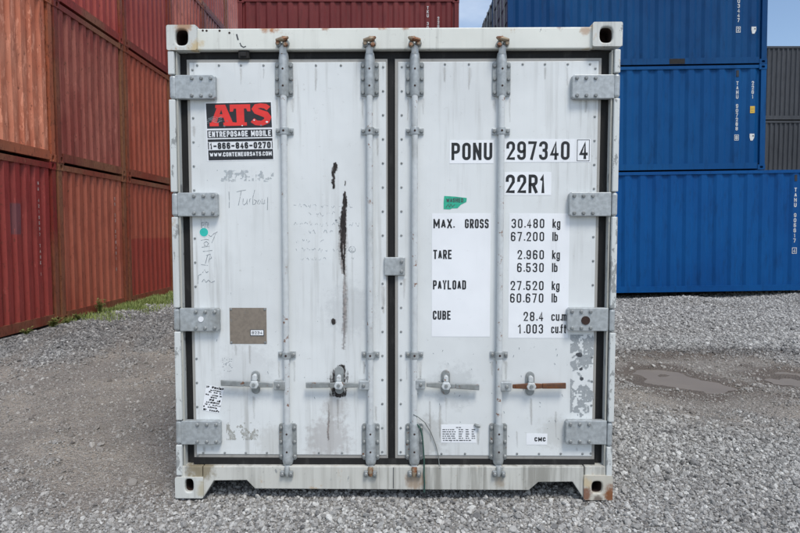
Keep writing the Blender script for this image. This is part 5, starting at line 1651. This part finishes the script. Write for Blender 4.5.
for k, (dr_, px, py, ln) in enumerate(runs):
    w_ = r_.uniform(1.4, 3.4)
    scrape(dr_, 'dirt_run', [(px, py, w_ * 1.2), (px + r_.uniform(-.4, .4), py + ln * .4, w_), (px + r_.uniform(-.6, .6), py + ln, w_ * .4)], 'run', Y_DOOR - 0.0004 - 0.0001 * (k % 3), .4, 100 + k)


def hand(door, strokes, mat, w=0.0035):
    mb = MB()
    for k, s in enumerate(strokes):
        mb.ribbon([F(a, b, Y_DOOR) for a, b in s], w, Y_V - 0.0001 * (k % 5))
    return mb.build('handwriting', M[mat], door)


# a word in faint marker under the sign
hand(L_, [[(229, 191.5), (229.3, 200), (229.2, 208)], [(236.5, 192), (240, 191), (246, 190)], [(241.2, 191.2), (240, 198), (238.4, 205.5)],
          [(243.4, 198.6), (242.8, 203.6), (244.2, 205), (246.4, 203), (247.4, 198.8), (247.2, 204.4)], [(249.4, 204.4), (249.8, 199.2), (251.4, 198.4)],
          [(254.8, 190), (253.0, 197), (252.8, 204.6), (255.2, 204), (256.6, 201), (254, 199.6)], [(258.6, 200), (257.4, 203.4), (259.4, 204.4), (260.6, 201), (259.2, 199.8)],
          [(262.2, 199), (261.8, 203.6), (263.6, 204), (264.8, 199.6), (264.8, 203.8)], [(267.8, 196), (267.4, 210)]], 'pen_dark', 0.0030)
# scribbles by the turquoise dot
hand(L_, [[(201.6, 228), (202, 222.4), (204.2, 222.2), (203.8, 225.4), (201.8, 225.6)], [(205, 228), (206, 222), (207.4, 222.4), (207.2, 228)], [(208.6, 228.2), (208.4, 222.4)],
          [(208.6, 235), (211, 236.6), (214, 233.6), (217.6, 231.8)], [(216, 233), (213.6, 239), (211.8, 243)], [(201, 240.4), (206, 239.2), (209, 240)],
          [(205, 246), (203.6, 243.4), (206.4, 241.4), (208.6, 243.4), (206.6, 246.6), (204, 244)], [(201.8, 247.2), (209.6, 246.2)], [(203, 251.4), (212.4, 250.4)],
          [(206, 255.4), (211, 254)], [(205.4, 263.6), (207.6, 255.4)], [(208.4, 262.6), (210.6, 255), (211.6, 258), (209, 259.6)], [(201, 264.4), (208, 265.4)],
          [(202.6, 272.8), (204.8, 269.6), (206.4, 272.6), (208.4, 271.4)], [(198, 283.6), (198.4, 275.4), (201.4, 274)], [(202, 282), (204, 279), (206, 282.4), (208.6, 280), (211, 282.6), (214.8, 281)]], 'pen_dark', 0.0032)
# lines of worn writing on the left door
strokes = []
for row, (py, xa, xb_) in enumerate(((206, 292, 355), (214, 306, 333), (224.4, 294, 356), (232, 306, 334), (241, 296, 330), (250, 296, 352), (259, 300, 360))):
    x = xa
    while x < xb_:
        if abs(x - 343.5) > 4 and r_.random() < (.8 if row in (0, 2, 5) else .55):
            w_ = r_.uniform(1.5, 4.2)
            strokes.append([(x, py + r_.uniform(-2, 1)), (x + w_ * .35, py + r_.uniform(-2.6, 2.2)), (x + w_ * .7, py + r_.uniform(-2.2, 2.4)), (x + w_, py + r_.uniform(-2, 2))])
            x += w_
        x += r_.uniform(1.0, 3.4)
hand(L_, strokes, 'pen', 0.0026)
ringp = [(352.2 + 3.2 * math.cos(a_), 249.4 + 3.2 * math.sin(a_)) for a_ in [k * .52 for k in range(13)]]
hand(L_, [ringp, [(350.6, 248), (353.4, 248), (350.8, 251.4), (353.8, 251)]], 'pen_dark', 0.0028)
strokes = []
for _ in range(26):
    a, b = r_.uniform(222, 232), r_.uniform(357, 372)
    strokes.append([(a, b), (a + r_.uniform(.4, 1.5), b + r_.uniform(-.6, .6))])
hand(L_, strokes, 'pen_dark', 0.003)
strokes = []
for _ in range(46):                                                 # little scuffs over the right door
    a, b = r_.uniform(404, 566), r_.uniform(345, 448)
    strokes.append([(a, b), (a + r_.uniform(-1.2, 1.5), b + r_.uniform(.4, 2.6))])
for _ in range(22):
    a, b = r_.uniform(200, 382), r_.uniform(290, 448)
    strokes.append([(a, b), (a + r_.uniform(-1.0, 1.0), b + r_.uniform(.4, 2.6))])
hand(R_, strokes[:46], 'pen_dark', 0.003)
hand(L_, strokes[46:], 'pen', 0.003)
# scratch with a hook on the header
mb = MB().ribbon([F(a, b, Y_HEAD) for a, b in ((236.6, 34.2), (237.4, 37.4), (238.2, 40.2))], 0.008, Y_HEAD - 0.0008)
mb.ribbon([F(a, b, Y_HEAD) for a, b in ((240.0, 43.0), (241.2, 46.0), (243.6, 47.4), (246.0, 46.4))], 0.006, Y_HEAD - 0.0008)
mb.build('scratch', M['ink_soft'], hd)
for px, py in ((202.8, 30.6), (206.6, 30.8), (219.6, 30.8), (229.4, 33.0)):
    x, z = F(px, py, Y_HEAD)
    MB().tube([(x, Y_HEAD + .001, z), (x, Y_HEAD - .001, z)], 0.006, 8).build('paint_chip', M['hole_dark'], hd)

# cord and thin wire hanging from the third rod's lower guide
cpts = [F(a, b, 0.0) for a, b in ((417.0, 425.0), (420.6, 429.4), (422.4, 437), (423.4, 449), (424.2, 462), (424.0, 474), (424.6, 484), (424.2, 492.5))]
ys2 = (0.014, 0.010, 0.012, 0.014, 0.016, 0.002, 0.000, 0.004)
cd = MB().tube([(x, y, z) for (x, z), y in zip(cpts, ys2)], 0.0042, 7).build('cord', M['cord'], wc, 60, label='dark green cord hanging from a lower rod guide')
wp = [F(a, b, 0.03) for a, b in ((413.4, 413.0), (418, 416), (424.8, 422.4), (431, 433), (435.6, 445), (438.4, 456), (439.0, 462), (439.4, 467.0))]
MB().tube([(x, y, z) for (x, z), y in zip(wp, (0.002, 0.012, 0.03, 0.038, 0.040, 0.038, 0.034, 0.008))], 0.0022, 6).build('wire', M['wire'], wc, 60)

# ------------------------------------------------------------------ plants at the foot of the left wall
t = NT('grass_blade', 0.6)
M['grass'] = t.done(t.mix(t.noise(3, detail=3), srgb(92, 116, 56), srgb(158, 166, 96)))
t = NT('weed_leaf', 0.6)
M['weed'] = t.done(t.mix(t.noise(9, detail=3), srgb(86, 104, 48), srgb(140, 138, 78)))


def blade(mb, x, y, z, h, w, lean, az):
    dx, dy = math.cos(az), math.sin(az)
    sx_, sy_ = -dy * w, dx * w
    p = [(x, y, z), (x + dx * lean * .35, y + dy * lean * .35, z + h * .6), (x + dx * lean, y + dy * lean, z + h)]
    mb.add([(p[0][0] - sx_, p[0][1] - sy_, p[0][2]), (p[0][0] + sx_, p[0][1] + sy_, p[0][2]),
            (p[1][0] + sx_ * .8, p[1][1] + sy_ * .8, p[1][2]), (p[1][0] - sx_ * .8, p[1][1] - sy_ * .8, p[1][2]), p[2]], [(0, 1, 2, 3), (3, 2, 4)])


mb = MB()
n_b = 0
while n_b < 7500:
    y = r_.uniform(9.9, 16.5)
    x = ROW_X + 0.01 + abs(r_.gauss(0, 0.36 + 0.10 * (y - 11) / 3))
    d_ = float(vnoise(np.array([x]), np.array([y]), 0.32, 40)[0])
    edge = math.exp(-((y - 12.8) / 3.1) ** 2)
    if d_ * edge < 0.24 + 0.25 * r_.random() or x > ROW_X + 1.0:
        continue
    zg = float(gz(np.array([x]), np.array([y]))[0])
    blade(mb, x, y, zg - .005, r_.uniform(.03, .13) * (0.4 + d_), r_.uniform(.003, .006), r_.uniform(.01, .08), r_.uniform(0, 6.28))
    n_b += 1
tag(mb.build('grass', M['grass']), 'strip of short green grass along the foot of the left containers', 'grass', None, 'stuff')


def weed(px, py, n_st, h, spread, label):
    x0, y0 = ground_at(px, py)
    x0 = max(x0, ROW_X + 0.06)
    zg = float(gz(np.array([x0]), np.array([y0]))[0])
    o = thing('weed', label, 'plant', (x0, y0, zg))
    st, lf = MB(), MB()
    for _ in range(n_st):
        az, ln = r_.uniform(0, 6.28), r_.uniform(.2, 1) * spread
        hh_ = h * r_.uniform(.5, 1)
        dx, dy = math.cos(az) * ln, math.sin(az) * ln
        if x0 + dx < ROW_X + .02:
            dx = abs(dx) * .3
        P_ = [(0, 0, -.02), (dx * .4, dy * .4, hh_ * .55), (dx, dy, hh_)]
        st.tube(P_, [.004, .003, .0015], 5)
        for k in range(9):
            q = r_.uniform(.15, 1)
            bx_, by_, bz_ = dx * q * q, dy * q * q, hh_ * (q if q < .5 else .5 + (q - .5))
            a2, l2 = r_.uniform(0, 6.28), r_.uniform(.025, .06)
            ex_, ey_, ez_ = bx_ + math.cos(a2) * l2, by_ + math.sin(a2) * l2, bz_ + r_.uniform(-.01, .03)
            w_ = l2 * .3
            lf.add([(bx_, by_, bz_), ((bx_ + ex_) / 2 - math.sin(a2) * w_, (by_ + ey_) / 2 + math.cos(a2) * w_, (bz_ + ez_) / 2 + .006), (ex_, ey_, ez_), ((bx_ + ex_) / 2 + math.sin(a2) * w_, (by_ + ey_) / 2 - math.cos(a2) * w_, (bz_ + ez_) / 2 + .006)], [(0, 1, 2, 3)])
    st.build('stem', M['grass'], o)
    tag(lf.build('foliage', M['weed'], o), None, None, None, 'stuff')
    return o


weed(31, 327, 22, 0.16, 0.20, 'low spreading weed at the foot of the crimson container')
weed(66, 320, 10, 0.14, 0.10, 'small weed at the joint between crimson and orange brown containers')
weed(8, 334, 9, 0.10, 0.14, 'tiny weed at the left picture edge under the crimson container')
weed(48, 323.5, 8, 0.09, 0.12, 'very low weed under the crimson container near its right post')
weed(85, 314, 20, 0.30, 0.13, 'taller upright weed against the orange brown container')
